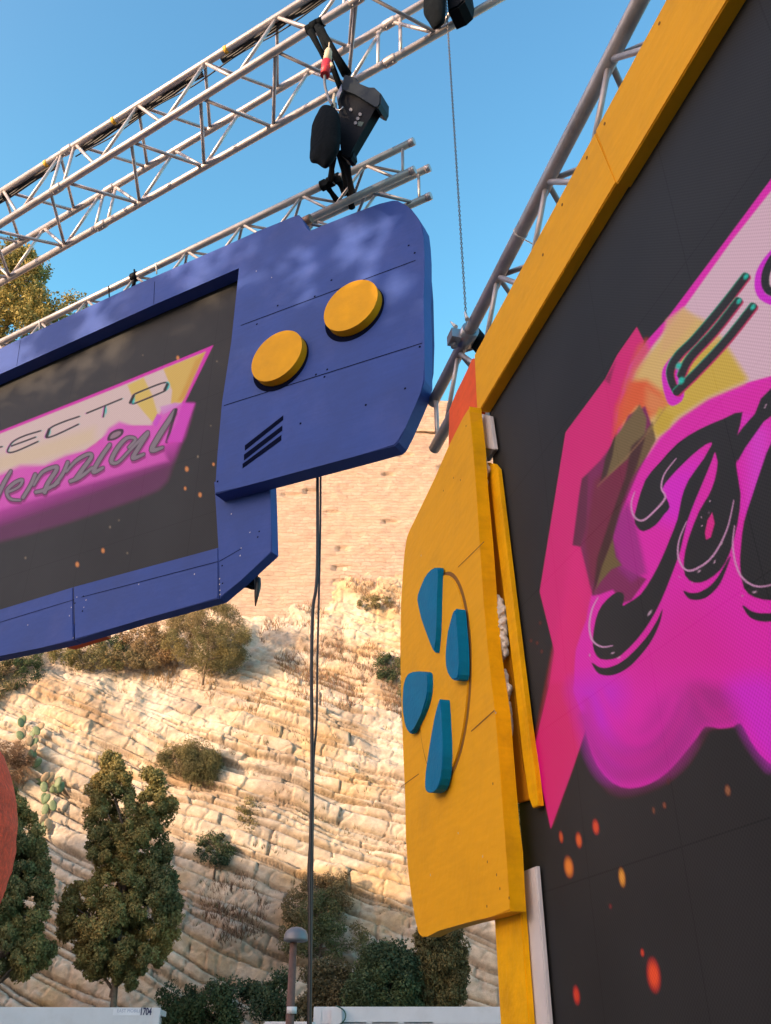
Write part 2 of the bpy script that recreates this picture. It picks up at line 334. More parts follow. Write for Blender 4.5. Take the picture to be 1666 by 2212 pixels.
def m_wall():
    m = bpy.data.materials.new('masonry'); m.use_nodes = True; t = m.node_tree; N = t.nodes; L = t.links
    p = N['Principled BSDF']; p.inputs['Roughness'].default_value = .92; p.inputs['Specular IOR Level'].default_value = .2
    tc = N.new('ShaderNodeTexCoord'); mp = N.new('ShaderNodeMapping'); mp.inputs['Rotation'].default_value = (rad(-90), 0, 0)
    L.new(tc.outputs['Object'], mp.inputs[0])
    nz = N.new('ShaderNodeTexNoise'); nz.inputs['Scale'].default_value = 1.6; nz.inputs['Detail'].default_value = 4; L.new(tc.outputs['Object'], nz.inputs['Vector'])
    vm = N.new('ShaderNodeVectorMath'); vm.operation = 'MULTIPLY_ADD'; vm.inputs[1].default_value = (.9, .35, 0); L.new(nz.outputs['Color'], vm.inputs[0]); L.new(mp.outputs[0], vm.inputs[2])
    br = N.new('ShaderNodeTexBrick'); br.inputs['Scale'].default_value = 1; br.inputs['Brick Width'].default_value = .46; br.inputs['Row Height'].default_value = .19
    br.inputs['Mortar Size'].default_value = .016; br.inputs['Mortar Smooth'].default_value = .3; br.inputs['Bias'].default_value = -.1
    br.inputs['Color1'].default_value = (.37, .255, .185, 1); br.inputs['Color2'].default_value = (.42, .31, .235, 1); br.inputs['Mortar'].default_value = (.355, .245, .18, 1)
    L.new(vm.outputs[0], br.inputs[0])
    n1 = N.new('ShaderNodeTexNoise'); n1.inputs['Scale'].default_value = 3.2; n1.inputs['Detail'].default_value = 9; n1.inputs['Roughness'].default_value = .75; L.new(tc.outputs['Object'], n1.inputs['Vector'])
    r1 = N.new('ShaderNodeMapRange'); r1.inputs[1].default_value = .3; r1.inputs[2].default_value = .7; r1.inputs[3].default_value = .80; r1.inputs[4].default_value = 1.2; L.new(n1.outputs['Fac'], r1.inputs[0])
    mx = N.new('ShaderNodeMix'); mx.data_type = 'RGBA'; mx.blend_type = 'MULTIPLY'; mx.inputs[0].default_value = 1; L.new(br.outputs['Color'], mx.inputs[6]); L.new(r1.outputs[0], mx.inputs[7])
    n2 = N.new('ShaderNodeTexNoise'); n2.inputs['Scale'].default_value = .35; n2.inputs['Detail'].default_value = 5; L.new(tc.outputs['Object'], n2.inputs['Vector'])
    r2 = N.new('ShaderNodeMapRange'); r2.inputs[1].default_value = .45; r2.inputs[2].default_value = .7; r2.inputs[3].default_value = 0; r2.inputs[4].default_value = .5; L.new(n2.outputs['Fac'], r2.inputs[0])
    m2 = N.new('ShaderNodeMix'); m2.data_type = 'RGBA'; L.new(r2.outputs[0], m2.inputs[0]); L.new(mx.outputs[2], m2.inputs[6]); m2.inputs[7].default_value = (.42, .31, .22, 1)
    L.new(m2.outputs[2], p.inputs['Base Color'])
    h = N.new('ShaderNodeMath'); h.operation = 'MULTIPLY_ADD'; h.inputs[1].default_value = -1.0; L.new(br.outputs['Fac'], h.inputs[0]); L.new(n1.outputs['Fac'], h.inputs[2])
    b = N.new('ShaderNodeBump'); b.inputs['Strength'].default_value = .8; b.inputs['Distance'].default_value = .03; L.new(h.outputs[0], b.inputs['Height']); L.new(b.outputs[0], p.inputs['Normal'])
    return m
m_mason = m_wall()

# ------------------------------------------------------------------ ground
def ground_mat():
    return M('ground', (.16, .15, .14), .9, var=.25, vs=.8, bump=.5, bs=20, dirt=(.22, .19, .15), ds=.2, da=.6)
bm = bmesh.new(); q = [bm.verts.new(v) for v in ((-500, -500, 0), (500, -500, 0), (500, 500, 0), (-500, 500, 0))]; bm.faces.new(q)
struct(bmfin('ground', bm, ground_mat()))

# ------------------------------------------------------------------ cliff
Y0, SLP = 28.0, .42                          # foot and lean of the rock face
def cliff_pt(px, py, off=0.0):               # where a line of sight meets the mean rock face
    d = ray(px, py); t = (Y0 - off + SLP * CAMZ) / (d[1] - SLP * d[2])
    return Vector((d[0] * t, d[1] * t, CAMZ + d[2] * t))
NX, NS = 980, 560
xs = np.linspace(-25, 19, NX); ss = np.linspace(0, 23.2, NS)
X, S = np.meshgrid(xs, ss)
nrm = math.hypot(1, SLP); Zb = S / nrm; Yb = Y0 + S * SLP / nrm
phi = rad(15)
wp = (fbm(X / 7, Zb / 7, 3, 5) - .5) * 1.1
al = X * math.cos(phi) - Zb * math.sin(phi); b = Zb + .285 * X - .0058 * X * X + wp + (fbm(X / 1.2, Zb / 1.2, 3, 61) - .5) * .16
th_ = RNG.uniform(.14, .62, 140); cum = np.cumsum(th_) - 14
k = np.clip(np.searchsorted(cum, b), 1, 139); f0 = cum[k - 1]; tk = cum[k] - cum[k - 1]; fr = (b - f0) / tk; e = np.minimum(fr, 1 - fr) * tk
hk = ihash(k, k * 0, 3)
cw = .5 + 1.6 * ihash(k, k * 0 + 1, 9); cx_ = (al + (fbm(X * .8, Zb * .8, 3, 77) - .5) * .9) / cw + hk * 17; ci = np.floor(cx_); ec = np.minimum(cx_ - ci, 1 - (cx_ - ci)) * cw
blk = ihash(k, ci.astype(np.int64), 21)
lay = np.clip((fbm(X / 4, Zb / 4, 3, 31) - .30) * 6, .3, 1) * np.clip((17.5 - Zb + .25 * X) / 4, .25, 1)
lay = np.maximum(lay, np.clip((9.5 - Zb) / 2, 0, .9))
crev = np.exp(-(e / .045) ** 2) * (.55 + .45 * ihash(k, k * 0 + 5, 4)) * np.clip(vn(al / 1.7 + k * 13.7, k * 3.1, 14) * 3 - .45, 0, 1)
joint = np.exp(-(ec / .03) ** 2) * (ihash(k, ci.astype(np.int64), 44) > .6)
rnd = (1 - np.abs(2 * fr - 1) ** 3)
D = 1.5 * (fbm(X / 6, Zb / 6, 3, 1) - .5) + lay * (.26 * (hk - .5) + .34 * (vn(al / 2.6 + k * 7.3, k * 1.7, 8) - .5) + .45 * tk * (fr - .5) + .16 * (blk - .5) + .05 * rnd - .26 * crev - .12 * joint) \
    + (1 - lay) * .5 * (fbm(X / .9, Zb / .9, 4, 90) - .5) + .12 * (fbm(X / .6, Zb / .3, 4, 17) - .5) - .06 * np.clip(1 - np.abs(fbm(X / .8, Zb / .6, 4, 131) - .5) * 22, 0, 1)
veg = np.clip((fbm(X / 3.2 + Zb * .12, Zb / 1.9 + X * .13, 4, 57) - .54) * 7, 0, 1) * np.clip((Zb - 3) / 6, .25, 1)
VX = X; VY = Yb - D / nrm; VZ = Zb + D * SLP / nrm
pal = lambda c: np.array(c)[None, None, :]
n1 = fbm(X / 1.8, Zb / 1.8, 4, 70)[..., None]; n2 = fbm(al / 2.5, b / .35, 4, 71)[..., None]; n3 = fbm(X / .5, Zb / .5, 3, 72)[..., None]
C = pal((.54, .46, .38)) * (1 - n1) + pal((.50, .38, .25)) * n1
C = C * (.72 + .56 * n2)
oc = np.clip((fbm(X / 2.4 + 9, Zb / 1.2, 4, 81)[..., None] - .57) * 6, 0, 1); C = C * (1 - oc * .6) + pal((.44, .27, .10)) * oc * .6
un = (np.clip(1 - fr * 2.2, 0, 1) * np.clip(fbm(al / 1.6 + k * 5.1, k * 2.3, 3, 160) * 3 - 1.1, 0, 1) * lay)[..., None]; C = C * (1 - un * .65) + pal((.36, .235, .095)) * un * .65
gy = np.clip((fbm(X / 2.0 - 4, Zb / 1.6, 4, 86)[..., None] - .55) * 6, 0, 1); C = C * (1 - gy * .45) + pal((.24, .20, .17)) * gy * .45
vg = (veg * np.clip(n3[..., 0] * 2 - .3, 0, 1))[..., None]; C = C * (1 - vg * .6) + pal((.26, .165, .095)) * vg * .6
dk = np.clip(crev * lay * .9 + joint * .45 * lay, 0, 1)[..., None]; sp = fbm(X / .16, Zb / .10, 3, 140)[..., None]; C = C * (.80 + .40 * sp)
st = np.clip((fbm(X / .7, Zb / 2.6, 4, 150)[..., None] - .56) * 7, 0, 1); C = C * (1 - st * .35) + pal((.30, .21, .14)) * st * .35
C = C * .96 * (1 - dk * .74) + pal((.085, .055, .036)) * dk * .74  # soil brown in crevices and joints, also standing in for weak shade there
V = np.stack([VX, VY, VZ], -1).reshape(-1, 3); idx = np.arange(NX * NS).reshape(NS, NX)
Q = np.stack([idx[:-1, :-1], idx[:-1, 1:], idx[1:, 1:], idx[1:, :-1]], -1).reshape(-1, 4)
# ledge behind the foot of the fortress wall and the plateau on top
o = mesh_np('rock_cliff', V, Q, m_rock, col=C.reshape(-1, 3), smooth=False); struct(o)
DSP = D
def cliff_off(px, py):                       # the real, displaced face along a line of sight
    p = cliff_pt(px, py)
    i = int(np.clip((p.x - xs[0]) / (xs[-1] - xs[0]) * (NX - 1), 0, NX - 1)); j = int(np.clip(p.z * nrm / ss[-1] * (NS - 1), 0, NS - 1))
    return cliff_pt(px, py, float(DSP[j, i]))
bm = bmesh.new(); zt = 30.6
q = [bm.verts.new(v) for v in ((-60, 38.3, zt), (60, 38.3, zt), (60, 260, zt + 2), (-60, 260, zt + 2))]; bm.faces.new(q)
struct(bmfin('plateau', bm, M('plateau_soil', (.2, .16, .1), .9, var=.3, vs=.5)))
# side banks so that the cliff has ends when seen from the side
bm = bmesh.new()
for sx, x0, x1 in ((-1, -60, -24.8), (1, 18.8, 60)):
    q = [bm.verts.new(v) for v in ((x0, 28.2, 0), (x1, 28.2, 0), (x1, 38.2, 22), (x0, 38.2, 22))]; bm.faces.new(q)
struct(bmfin('hillside', bm, M('hillside_rock', (.42, .33, .22), .95, var=.35, vs=.8, bump=1, bs=4, dirt=(.16, .13, .07), ds=.6, da=.8)))

# fortress wall
fw = thing('fortress_wall', 'pale pink stone fortress wall standing on top of the rocky cliff', 'wall', (0, 37, 17))
def wy(z): return 35.95 + .15 * (z - 19.7)
nx, nz = 420, 220
xw = np.linspace(-30, 26, nx); zw = np.linspace(15.5, 31.1, nz); XW, ZW = np.meshgrid(xw, zw)
# the string course slopes gently; blocks stand a little proud or back
row = np.floor(ZW / .27 + .25 * fbm(XW / 3, ZW / 3, 2, 3)).astype(np.int64); cel = np.floor(XW / .62 + ihash(row, row * 0, 2) * 3 + .4 * vn(XW, row * .7, 6)).astype(np.int64)
dw = .05 * (ihash(row, cel, 12) - .5) + .14 * (fbm(XW / 3, ZW / 3, 4, 6) - .5) + .05 * (fbm(XW / .4, ZW / .4, 3, 8) - .5) - .11 * (ihash(row, cel, 99) > .975)
topz = 31.1 - .02 * (XW - 2)
ZZ = 15.5 + (ZW - 15.5) / (31.1 - 15.5) * (topz - 15.5)
YW = 35.95 + .15 * (ZZ - 19.7) - dw - .0
V = np.stack([XW, YW, ZZ], -1).reshape(-1, 3); idx = np.arange(nx * nz).reshape(nz, nx)
Q = np.stack([idx[:-1, :-1], idx[:-1, 1:], idx[1:, 1:], idx[1:, :-1]], -1).reshape(-1, 4)
# thickness: copy of the rim pushed back
vb = np.stack([XW[-1], YW[-1] + 2.2, ZZ[-1]], -1); base = len(V); V = np.vstack([V, vb])
Q = np.vstack([Q, np.stack([idx[-1, :-1], idx[-1, 1:], base + np.arange(1, nx), base + np.arange(nx - 1)], -1)])
mesh_np('masonry_face', V, Q, m_mason, fw)
bm = bmesh.new(); zc = PY(905, 975, 38)
for i in range(150):
    x0 = -30 + i * .374; x1 = x0 + .36; zc0 = 28.75 - .05 * (x0 - 2); yy = wy(zc0); d = .12 + .05 * random.random()
    if random.random() < .12: continue
    add_box(bm, ((x0 + x1) / 2, yy - d / 2 + .1, zc0), Vector((.18, 0, -.009)), Vector((0, d / 2 + .1, 0)), Vector((0, 0, .07 + .015 * random.random())))
bmfin('string_course', bm, M('course_stone', (.40, .29, .2), .9, var=.3, vs=2), fw)

# ------------------------------------------------------------------ foliage
def inside(P, x, y):
    c = np.zeros(x.shape, bool); n = len(P)
    for i in range(n):
        x0, y0 = P[i]; x1, y1 = P[(i + 1) % n]
        if y0 == y1: continue
        c ^= ((y0 > y) != (y1 > y)) & (x < (x1 - x0) * (y - y0) / (y1 - y0) + x0)
    return c
def leaf_mesh(C, r, per, ls, cols, jit=.18, rng=None, upw=.0, aspect=.55, flat=1.0):
    rng = rng or RNG; n = len(C); tot = n * per
    c = np.repeat(C, per, 0); cr = np.repeat(r, per)[:, None]
    d = rng.normal(size=(tot, 3)); d /= np.linalg.norm(d, axis=1, keepdims=True); d[:, 2] *= flat
    rr = rng.uniform(.25, 1, (tot, 1)) ** .45
    lump = 1 + .25 * np.sin(d[:, :1] * 5 + c[:, :1] * 3) * np.cos(d[:, 2:3] * 6 + c[:, 2:3])
    p = c + d * cr * rr * lump
    a = rng.normal(size=(tot, 3)) * .8 + d * .3 + np.array([0, 0, upw]); a /= np.linalg.norm(a, axis=1, keepdims=True)
    nn = d + rng.normal(size=(tot, 3)) * .45 if aspect > .3 else rng.normal(size=(tot, 3))
    bb = np.cross(a, nn); bb /= np.linalg.norm(bb, axis=1, keepdims=True)
    l = ls * rng.uniform(.6, 1.4, (tot, 1)); wd = l * aspect
    V = np.stack([p - bb * wd, p + a * l * .9, p + bb * wd, p - a * l * .9], 1).reshape(-1, 3)
    Fc = np.arange(tot * 4).reshape(-1, 4)
    cf = vn(C[:, 0] * .9 + C[:, 1] * .5, C[:, 2] * .8 + C[:, 1] * .3, 5) * .8 + rng.uniform(0, .2, n); cf = np.clip((cf - .15) / .7, 0, .999) * (len(cols) - 1); c0_ = cf.astype(int); fr_ = (cf - c0_)[:, None]; pc = np.asarray(cols); cc = (pc[c0_] * (1 - fr_) + pc[np.minimum(c0_ + 1, len(cols) - 1)] * fr_) * rng.uniform(1 - jit, 1 + jit, (n, 1)); cc = np.repeat(cc, per, 0) * rng.uniform(.75, 1.25, (tot, 1))
    return V, Fc, np.repeat(cc, 4, 0)
def crown_pts(poly, Y, n, dep=1.0, rng=None, tilt=0.0):
    """clump centres filling the rounded volume whose outline this is; Y = distance of its axis"""
    rng = rng or RNG; P = poly; x0 = min(p[0] for p in P); x1 = max(p[0] for p in P); y0 = min(p[1] for p in P); y1 = max(p[1] for p in P)
    out = []
    while len(out) < n:
        x = rng.uniform(x0, x1, 400); y = rng.uniform(y0, y1, 400); ok = inside(P, x, y)
        for a, b_ in zip(x[ok], y[ok]):
            xs_ = []
            for i in range(len(P)):
                (xa, ya), (xb, yb) = P[i], P[(i + 1) % len(P)]
                if (ya > b_) != (yb > b_): xs_.append((xb - xa) * (b_ - ya) / (yb - ya) + xa)
            xs_.sort(); lo = [v for v in xs_ if v <= a]; hi = [v for v in xs_ if v > a]
            if not lo or not hi: continue
            hw = (hi[0] - lo[-1]) / 2; cx = (hi[0] + lo[-1]) / 2; rel = (a - cx) / hw
            y_ = Y(a, b_) if callable(Y) else Y
            pxm = y_ / ray(a, b_)[1] / F; md = hw * pxm * math.sqrt(max(0, 1 - rel * rel)) * dep
            out.append(PY(a, b_, y_ + rng.uniform(-1, 1) * md))
            if len(out) >= n: break
    return np.array([tuple(v) for v in out])
def plant(name, label, cat, poly, Y, n, cr, per, ls, cols, dep=.8, trunk=None, group=None, upw=0, branches=True, aspect=.55, base=None, seed=0, part='crown'):
    rng = np.random.default_rng(100 + seed)
    C = crown_pts(poly, Y, n, dep, rng)
    r = cr * rng.uniform(.65, 1.3, n)
    bx, by, bz = C.mean(0); zb = C[:, 2].min()
    if base is not None: b0 = Vector(base)
    else: b0 = Vector((bx, by, zb - cr))
    t = thing(name, label, cat, b0, group)
    V, Fc, cc = leaf_mesh(C, r, per, ls, cols, rng=rng, upw=upw, aspect=aspect)
    mesh_np(part, V, Fc, m_leaf, t, col=cc)
    bm = bmesh.new()
    top = b0.lerp(Vector((bx, by, C[:, 2].max() - cr)), .8); tr = trunk or .05
    m1 = b0.lerp(top, .35) + Vector((.1, 0, 0)); m2 = b0.lerp(top, .7)
    add_tube(bm, [b0 - Vector((0, 0, .3)), b0.lerp(top, .15), m1, m2, top], [tr * 1.25, tr, tr * .8, tr * .5, tr * .15], 8)
    for j in rng.integers(0, n, min(n, 26)):
        cpt = Vector(C[j]); q_ = b0.lerp(top, min(.9, max(.1, (cpt.z - b0.z) / max(.1, top.z - b0.z) * .8)))
        add_tube(bm, [q_, q_.lerp(cpt, .5) + Vector((0, 0, .05)), cpt], [tr * .4, tr * .25, tr * .08], 5)
    bmfin('trunk', bm, m_bark, t)
    return t
CY = [(.12, .13, .055), (.15, .15, .06), (.20, .18, .065), (.27, .215, .07), (.36, .25, .08)]
DK = [(.055, .085, .035), (.075, .10, .04), (.045, .07, .035), (.09, .105, .045)]
OL = [(.19, .17, .06), (.24, .19, .075), (.15, .14, .06), (.28, .21, .10)]
main_tree = [(232, 1618), (250, 1628), (262, 1650), (278, 1668), (280, 1710), (290, 1745), (304, 1735), (308, 1680), (322, 1655), (350, 1675), (352, 1715), (378, 1728), (372, 1760), (362, 1790), (372, 1830), (355, 1858), (376, 1890), (380, 1915), (388, 1960), (384, 2010), (366, 2035), (360, 2070), (335, 2085), (305, 2080), (312, 2118), (262, 2138), (240, 2118), (200, 2118), (185, 2088), (156, 2080), (158, 2040), (130, 2008), (130, 1965), (150, 1920), (205, 1893), (222, 1868), (184, 1848), (196, 1800), (184, 1768), (198, 1735), (196, 1690), (225, 1662)]
plant('cypress_tree', 'tall dark green cypress with two pointed tops rising above the white container with black number', 'tree', main_tree, 24.0, 500, .165, 400, .034, CY, .75, .10, upw=.4, base=(PY(238, 2180, 24).x, 24, 0), seed=1)
left_tree = [(-70, 1640), (-10, 1640), (30, 1705), (55, 1740), (72, 1760), (92, 1790), (95, 1835), (100, 1890), (112, 1935), (110, 1975), (85, 2010), (88, 2030), (120, 2040), (118, 2075), (75, 2088), (45, 2112), (20, 2100), (-80, 2110)]
plant('cypress_tree', 'dark cypress at the left edge, partly hidden behind the red foam ball', 'tree', left_tree, 23.0, 420, .17, 380, .034, CY, .6, .12, upw=.8, base=(PY(-20, 2200, 23).x, 23, 0), seed=2)
plant('cypress_tree', 'short olive cypress beneath the lowest corner of the yellow cabinet board', 'tree', [(905, 2010), (940, 1985), (990, 2010), (1000, 2050), (1003, 2110), (1002, 2150), (975, 2180), (905, 2185), (898, 2110)], 24.5, 200, .19, 380, .032, [(.11, .10, .04), (.15, .12, .045), (.09, .09, .04)], .8, .09, upw=.5, base=(PY(950, 2200, 24.5).x, 24.5, 0), seed=3)
plant('round_bush', 'large dark green rounded bush above the white container on the right', 'bush', [(800, 2062), (835, 2048), (868, 2052), (890, 2070), (902, 2110), (900, 2185), (770, 2190), (755, 2150), (775, 2100)], 24.2, 130, .26, 420, .036, DK, .7, .07, base=(PY(835, 2210, 24.2).x, 24.2, 0), seed=4)
plant('pine_tree', 'sunlit olive green tree against the sky at the upper left', 'tree', [(-110, 560), (10, 545), (30, 522), (62, 528), (70, 560), (92, 580), (74, 615), (100, 640), (122, 664), (142, 644), (168, 650), (130, 690), (60, 725), (20, 760), (-110, 800)], 46.0, 190, .85, 190, .12, [(.24, .20, .06), (.30, .24, .07), (.17, .16, .05)], .5, .35, base=(PY(10, 700, 46).x, 46, 30.6), seed=5)
plant('cliff_bush', 'big rounded green bush on the rock just under the blue board corner', 'bush', [(360, 1335), (400, 1305), (460, 1295), (510, 1325), (535, 1370), (528, 1415), (505, 1445), (455, 1452), (400, 1435), (355, 1390)], lambda a, b_: cliff_pt(a, 1420).y - .9, 170, .30, 420, .034, OL, .5, .04, seed=6, aspect=.28)
plant('cliff_bush', 'rounded olive shrub high right of the cypress with two tops', 'bush', [(338, 1640), (372, 1612), (400, 1598), (440, 1602), (468, 1625), (476, 1655), (462, 1690), (425, 1692), (380, 1665), (345, 1655)], lambda a, b_: cliff_pt(a, 1670).y - .4, 120, .22, 300, .032, OL, .4, .03, seed=7, aspect=.28)
plant('cliff_bush', 'leafy green bush on the rock behind the hanging cables above the lamp', 'bush', [(612, 1960), (640, 1905), (680, 1893), (745, 1893), (752, 1930), (760, 1990), (790, 2020), (800, 2045), (770, 2055), (720, 2075), (660, 2060), (615, 2060), (606, 2000)], lambda a, b_: cliff_pt(a, b_).y - .5, 120, .22, 170, .032, [(.09, .11, .045), (.16, .14, .06), (.20, .14, .07), (.08, .10, .045)], .3, .05, seed=8)
plant('cliff_bush', 'small dark green bush growing from the shaded ledge right of the cypress', 'bush', [(430, 1815), (470, 1798), (505, 1820), (500, 1860), (455, 1868), (425, 1845)], lambda a, b_: cliff_pt(a, b_).y - .4, 34, .18, 150, .032, DK, .4, .03, seed=9)
plant('cliff_bush', 'small pale tuft of green scrub high on the bare yellow rock by the cables', 'bush', [(772, 1300), (800, 1288), (840, 1292), (852, 1308), (810, 1312), (775, 1316)], lambda a, b_: cliff_pt(a, b_).y - .3, 30, .16, 130, .03, OL, .4, .03, seed=10)
plant('cliff_bush', 'green scrub clinging to the rock beside the yellow cabinet at blue pad height', 'bush', [(808, 1415), (850, 1408), (885, 1425), (885, 1500), (850, 1505), (820, 1460)], lambda a, b_: cliff_pt(a, b_).y - .3, 44, .2, 130, .032, OL + DK, .4, .03, seed=11)
plant('dry_bush', 'reddish brown dry bush at the left edge above the red foam ball', 'bush', [(-60, 1620), (10, 1600), (50, 1612), (68, 1640), (60, 1680), (20, 1705), (-60, 1710)], lambda a, b_: cliff_pt(a, 1650).y - .6, 60, .24, 260, .06, [(.28, .15, .08), (.33, .19, .10), (.2, .12, .07)], .4, .04, aspect=.12, seed=12)
plant('cliff_bush', 'thin leafy scrub on the rock right of the cypress, halfway to the cables', 'bush', [(510, 1735), (545, 1722), (562, 1745), (555, 1790), (520, 1790)], lambda a, b_: cliff_pt(a, b_).y - .3, 30, .15, 55, .03, OL, .4, .03, seed=14)
plant('olive_tree', 'green tree seen through the gap between the yellow cabinet and the large screen', 'tree', [(1110, 1745), (1165, 1745), (1175, 1900), (1110, 1900)], lambda a, b_: 27, 40, .4, 240, .07, OL + DK, .5, .09, base=(PY(1140, 1900, 27).x, 27, 0), seed=15)
# scrub under the blue board, left
g = 'low scrub bushes along the rock under the blue board'
for i, (pl, lab, cl) in enumerate((([(-60, 1420), (60, 1405), (110, 1420), (90, 1455), (20, 1500), (-60, 1530)], 'dark scrub at the far left under the blue board edge', OL + DK),
        ([(100, 1400), (200, 1375), (260, 1385), (290, 1420), (240, 1450), (170, 1440), (110, 1430)], 'green scrub under the orange strip of the blue board', DK + OL),
        ([(255, 1370), (350, 1345), (385, 1390), (350, 1440), (290, 1440)], 'brown dry scrub left of the big rounded bush', [(.26, .17, .09), (.3, .2, .10), (.2, .16, .08)]))):
    plant('scrub', lab, 'bush', pl, lambda a, b_: cliff_pt(a, b_).y - .4, 80, .24, 190, .034, cl, .4, .03, group=g, seed=20 + i)
# creeping hedge behind the containers
for i, (pl, lab, cl) in enumerate((([(352, 2150), (400, 2135), (470, 2130), (520, 2122), (560, 2130), (620, 2110), (650, 2130), (655, 2225), (352, 2225)], 'dark hedge between the two white containers', DK),
        ([(660, 2100), (700, 2085), (760, 2100), (790, 2120), (790, 2190), (660, 2200)], 'brownish green hedge right behind the hanging cables', [(.11, .10, .05), (.14, .11, .055), (.08, .085, .04), (.17, .12, .06)]))):
    plant('hedge', lab, 'hedge', pl, 25.2, 85, .24, 300, .036, cl, .25, .03, seed=30 + i, base=(PY(500 if i == 0 else 720, 2200, 25.2).x, 25.2, 0))
# prickly pears
def pear(label, spots, seed):
    rng = random.Random(seed); c0 = cliff_off(*spots[-1]); t = thing('prickly_pear', label, 'cactus', c0, 'prickly pears growing on the cliff')
    for (x, y) in spots:
        for j in range(2):
            xx, yy = x + rng.uniform(-9, 9), y + rng.uniform(-9, 9)
            c = cliff_off(xx, yy) + Vector((0, -.25 - .15 * rng.random(), 0)); bm = bmesh.new()
            bmesh.ops.create_uvsphere(bm, u_segments=12, v_segments=8, radius=1)
            R = Matrix.Rotation(rng.uniform(-.7, .7), 4, 'Y') @ Matrix.Rotation(rng.uniform(-.6, .6), 4, 'Z')
            bmesh.ops.transform(bm, verts=bm.verts, matrix=Matrix.Translation(c) @ R @ Matrix.Diagonal((.13, .03, .2, 1)))
            for f in bm.faces: f.smooth = True
            bmfin('pad', bm, m_pear if rng.random() < .6 else m_pear2, t)
m_pear = M('cactus_green', (.13, .17, .07), .6, var=.3, vs=8, bump=.3)
m_pear2 = M('cactus_dry', (.32, .22, .12), .7, var=.3, vs=8, bump=.3)
pear('grey green prickly pear with flat pads above the left cypress top', [(60, 1560), (50, 1590), (75, 1615), (70, 1640), (85, 1660), (72, 1600), (90, 1580)], 3)
pear('drying prickly pear with pinkish pads lower down beside the left cypress', [(95, 1700), (110, 1690), (125, 1715), (100, 1730), (112, 1750), (140, 1700), (105, 1775), (98, 1795)], 4)

# dry grass on the brown slopes
zone1 = [(540, 1270), (600, 1262), (660, 1280), (720, 1340), (790, 1380), (862, 1440), (868, 1560), (800, 1520), (720, 1540), (640, 1510), (600, 1440), (560, 1380), (545, 1330)]
zone2 = [(200, 1430), (330, 1420), (450, 1450), (540, 1480), (600, 1520), (560, 1545), (420, 1510), (260, 1460)]
zone3 = [(700, 1230), (780, 1250), (865, 1280), (865, 1330), (780, 1290)]
zone4 = [(440, 1900), (520, 1880), (580, 1960), (560, 2060), (470, 2050), (430, 1960)]
rg = np.random.default_rng(5); Vs = []; Cs = []
for z_, n_, cols in ((zone1, 5200, [(.24, .13, .075), (.30, .18, .10), (.19, .11, .07), (.2, .15, .07)]), (zone2, 1500, [(.26, .17, .08), (.3, .2, .1)]), (zone3, 900, [(.26, .16, .09)]), (zone4, 1100, [(.16, .09, .06), (.2, .13, .08)]), ([(0, 1440), (860, 1500), (880, 1950), (700, 2060), (380, 2080), (380, 1800), (180, 1600), (0, 1560)], 3400, [(.24, .17, .08), (.17, .15, .06), (.2, .12, .07), (.12, .12, .05)])):
    x0, x1 = min(p[0] for p in z_), max(p[0] for p in z_); y0, y1 = min(p[1] for p in z_), max(p[1] for p in z_)
    mk = 12 if n_ == 3400 else 3; xx = rg.uniform(x0, x1, n_ * mk); yy = rg.uniform(y0, y1, n_ * mk); ok = inside(z_, xx, yy); dens = vn(xx / 45, yy / 30, 4)
    ok &= rg.uniform(0, 1, len(xx)) < (np.clip((dens - .25) * 2.2, 0, 1) if n_ != 3400 else np.clip((vn(xx / 22, (yy - .35 * xx) / 9, 4) - .72) * 6, 0, 1))
    for a_, b_ in list(zip(xx[ok], yy[ok]))[:n_]:
        p = np.array(cliff_off(a_, b_)) + np.array([0, .03, 0]); h = rg.uniform(.10, .34) * (.6 if n_ == 3400 else 1); ln = np.array([rg.normal() * .35, -rg.uniform(.0, .5), 1]) * h; sd = np.array([1, rg.normal() * .3, 0]) * .012
        Vs += [p - sd, p + sd, p + ln]; c = np.array(cols[rg.integers(len(cols))]) * rg.uniform(.7, 1.3); Cs += [c, c, c]
o = mesh_np('dry_grass', np.array(Vs), np.arange(len(Vs)).reshape(-1, 3), m_leaf, col=np.array(Cs)); o['kind'] = 'stuff'
tag(o, 'brown dry grass and scrub covering the upper rock slope', 'dry grass')

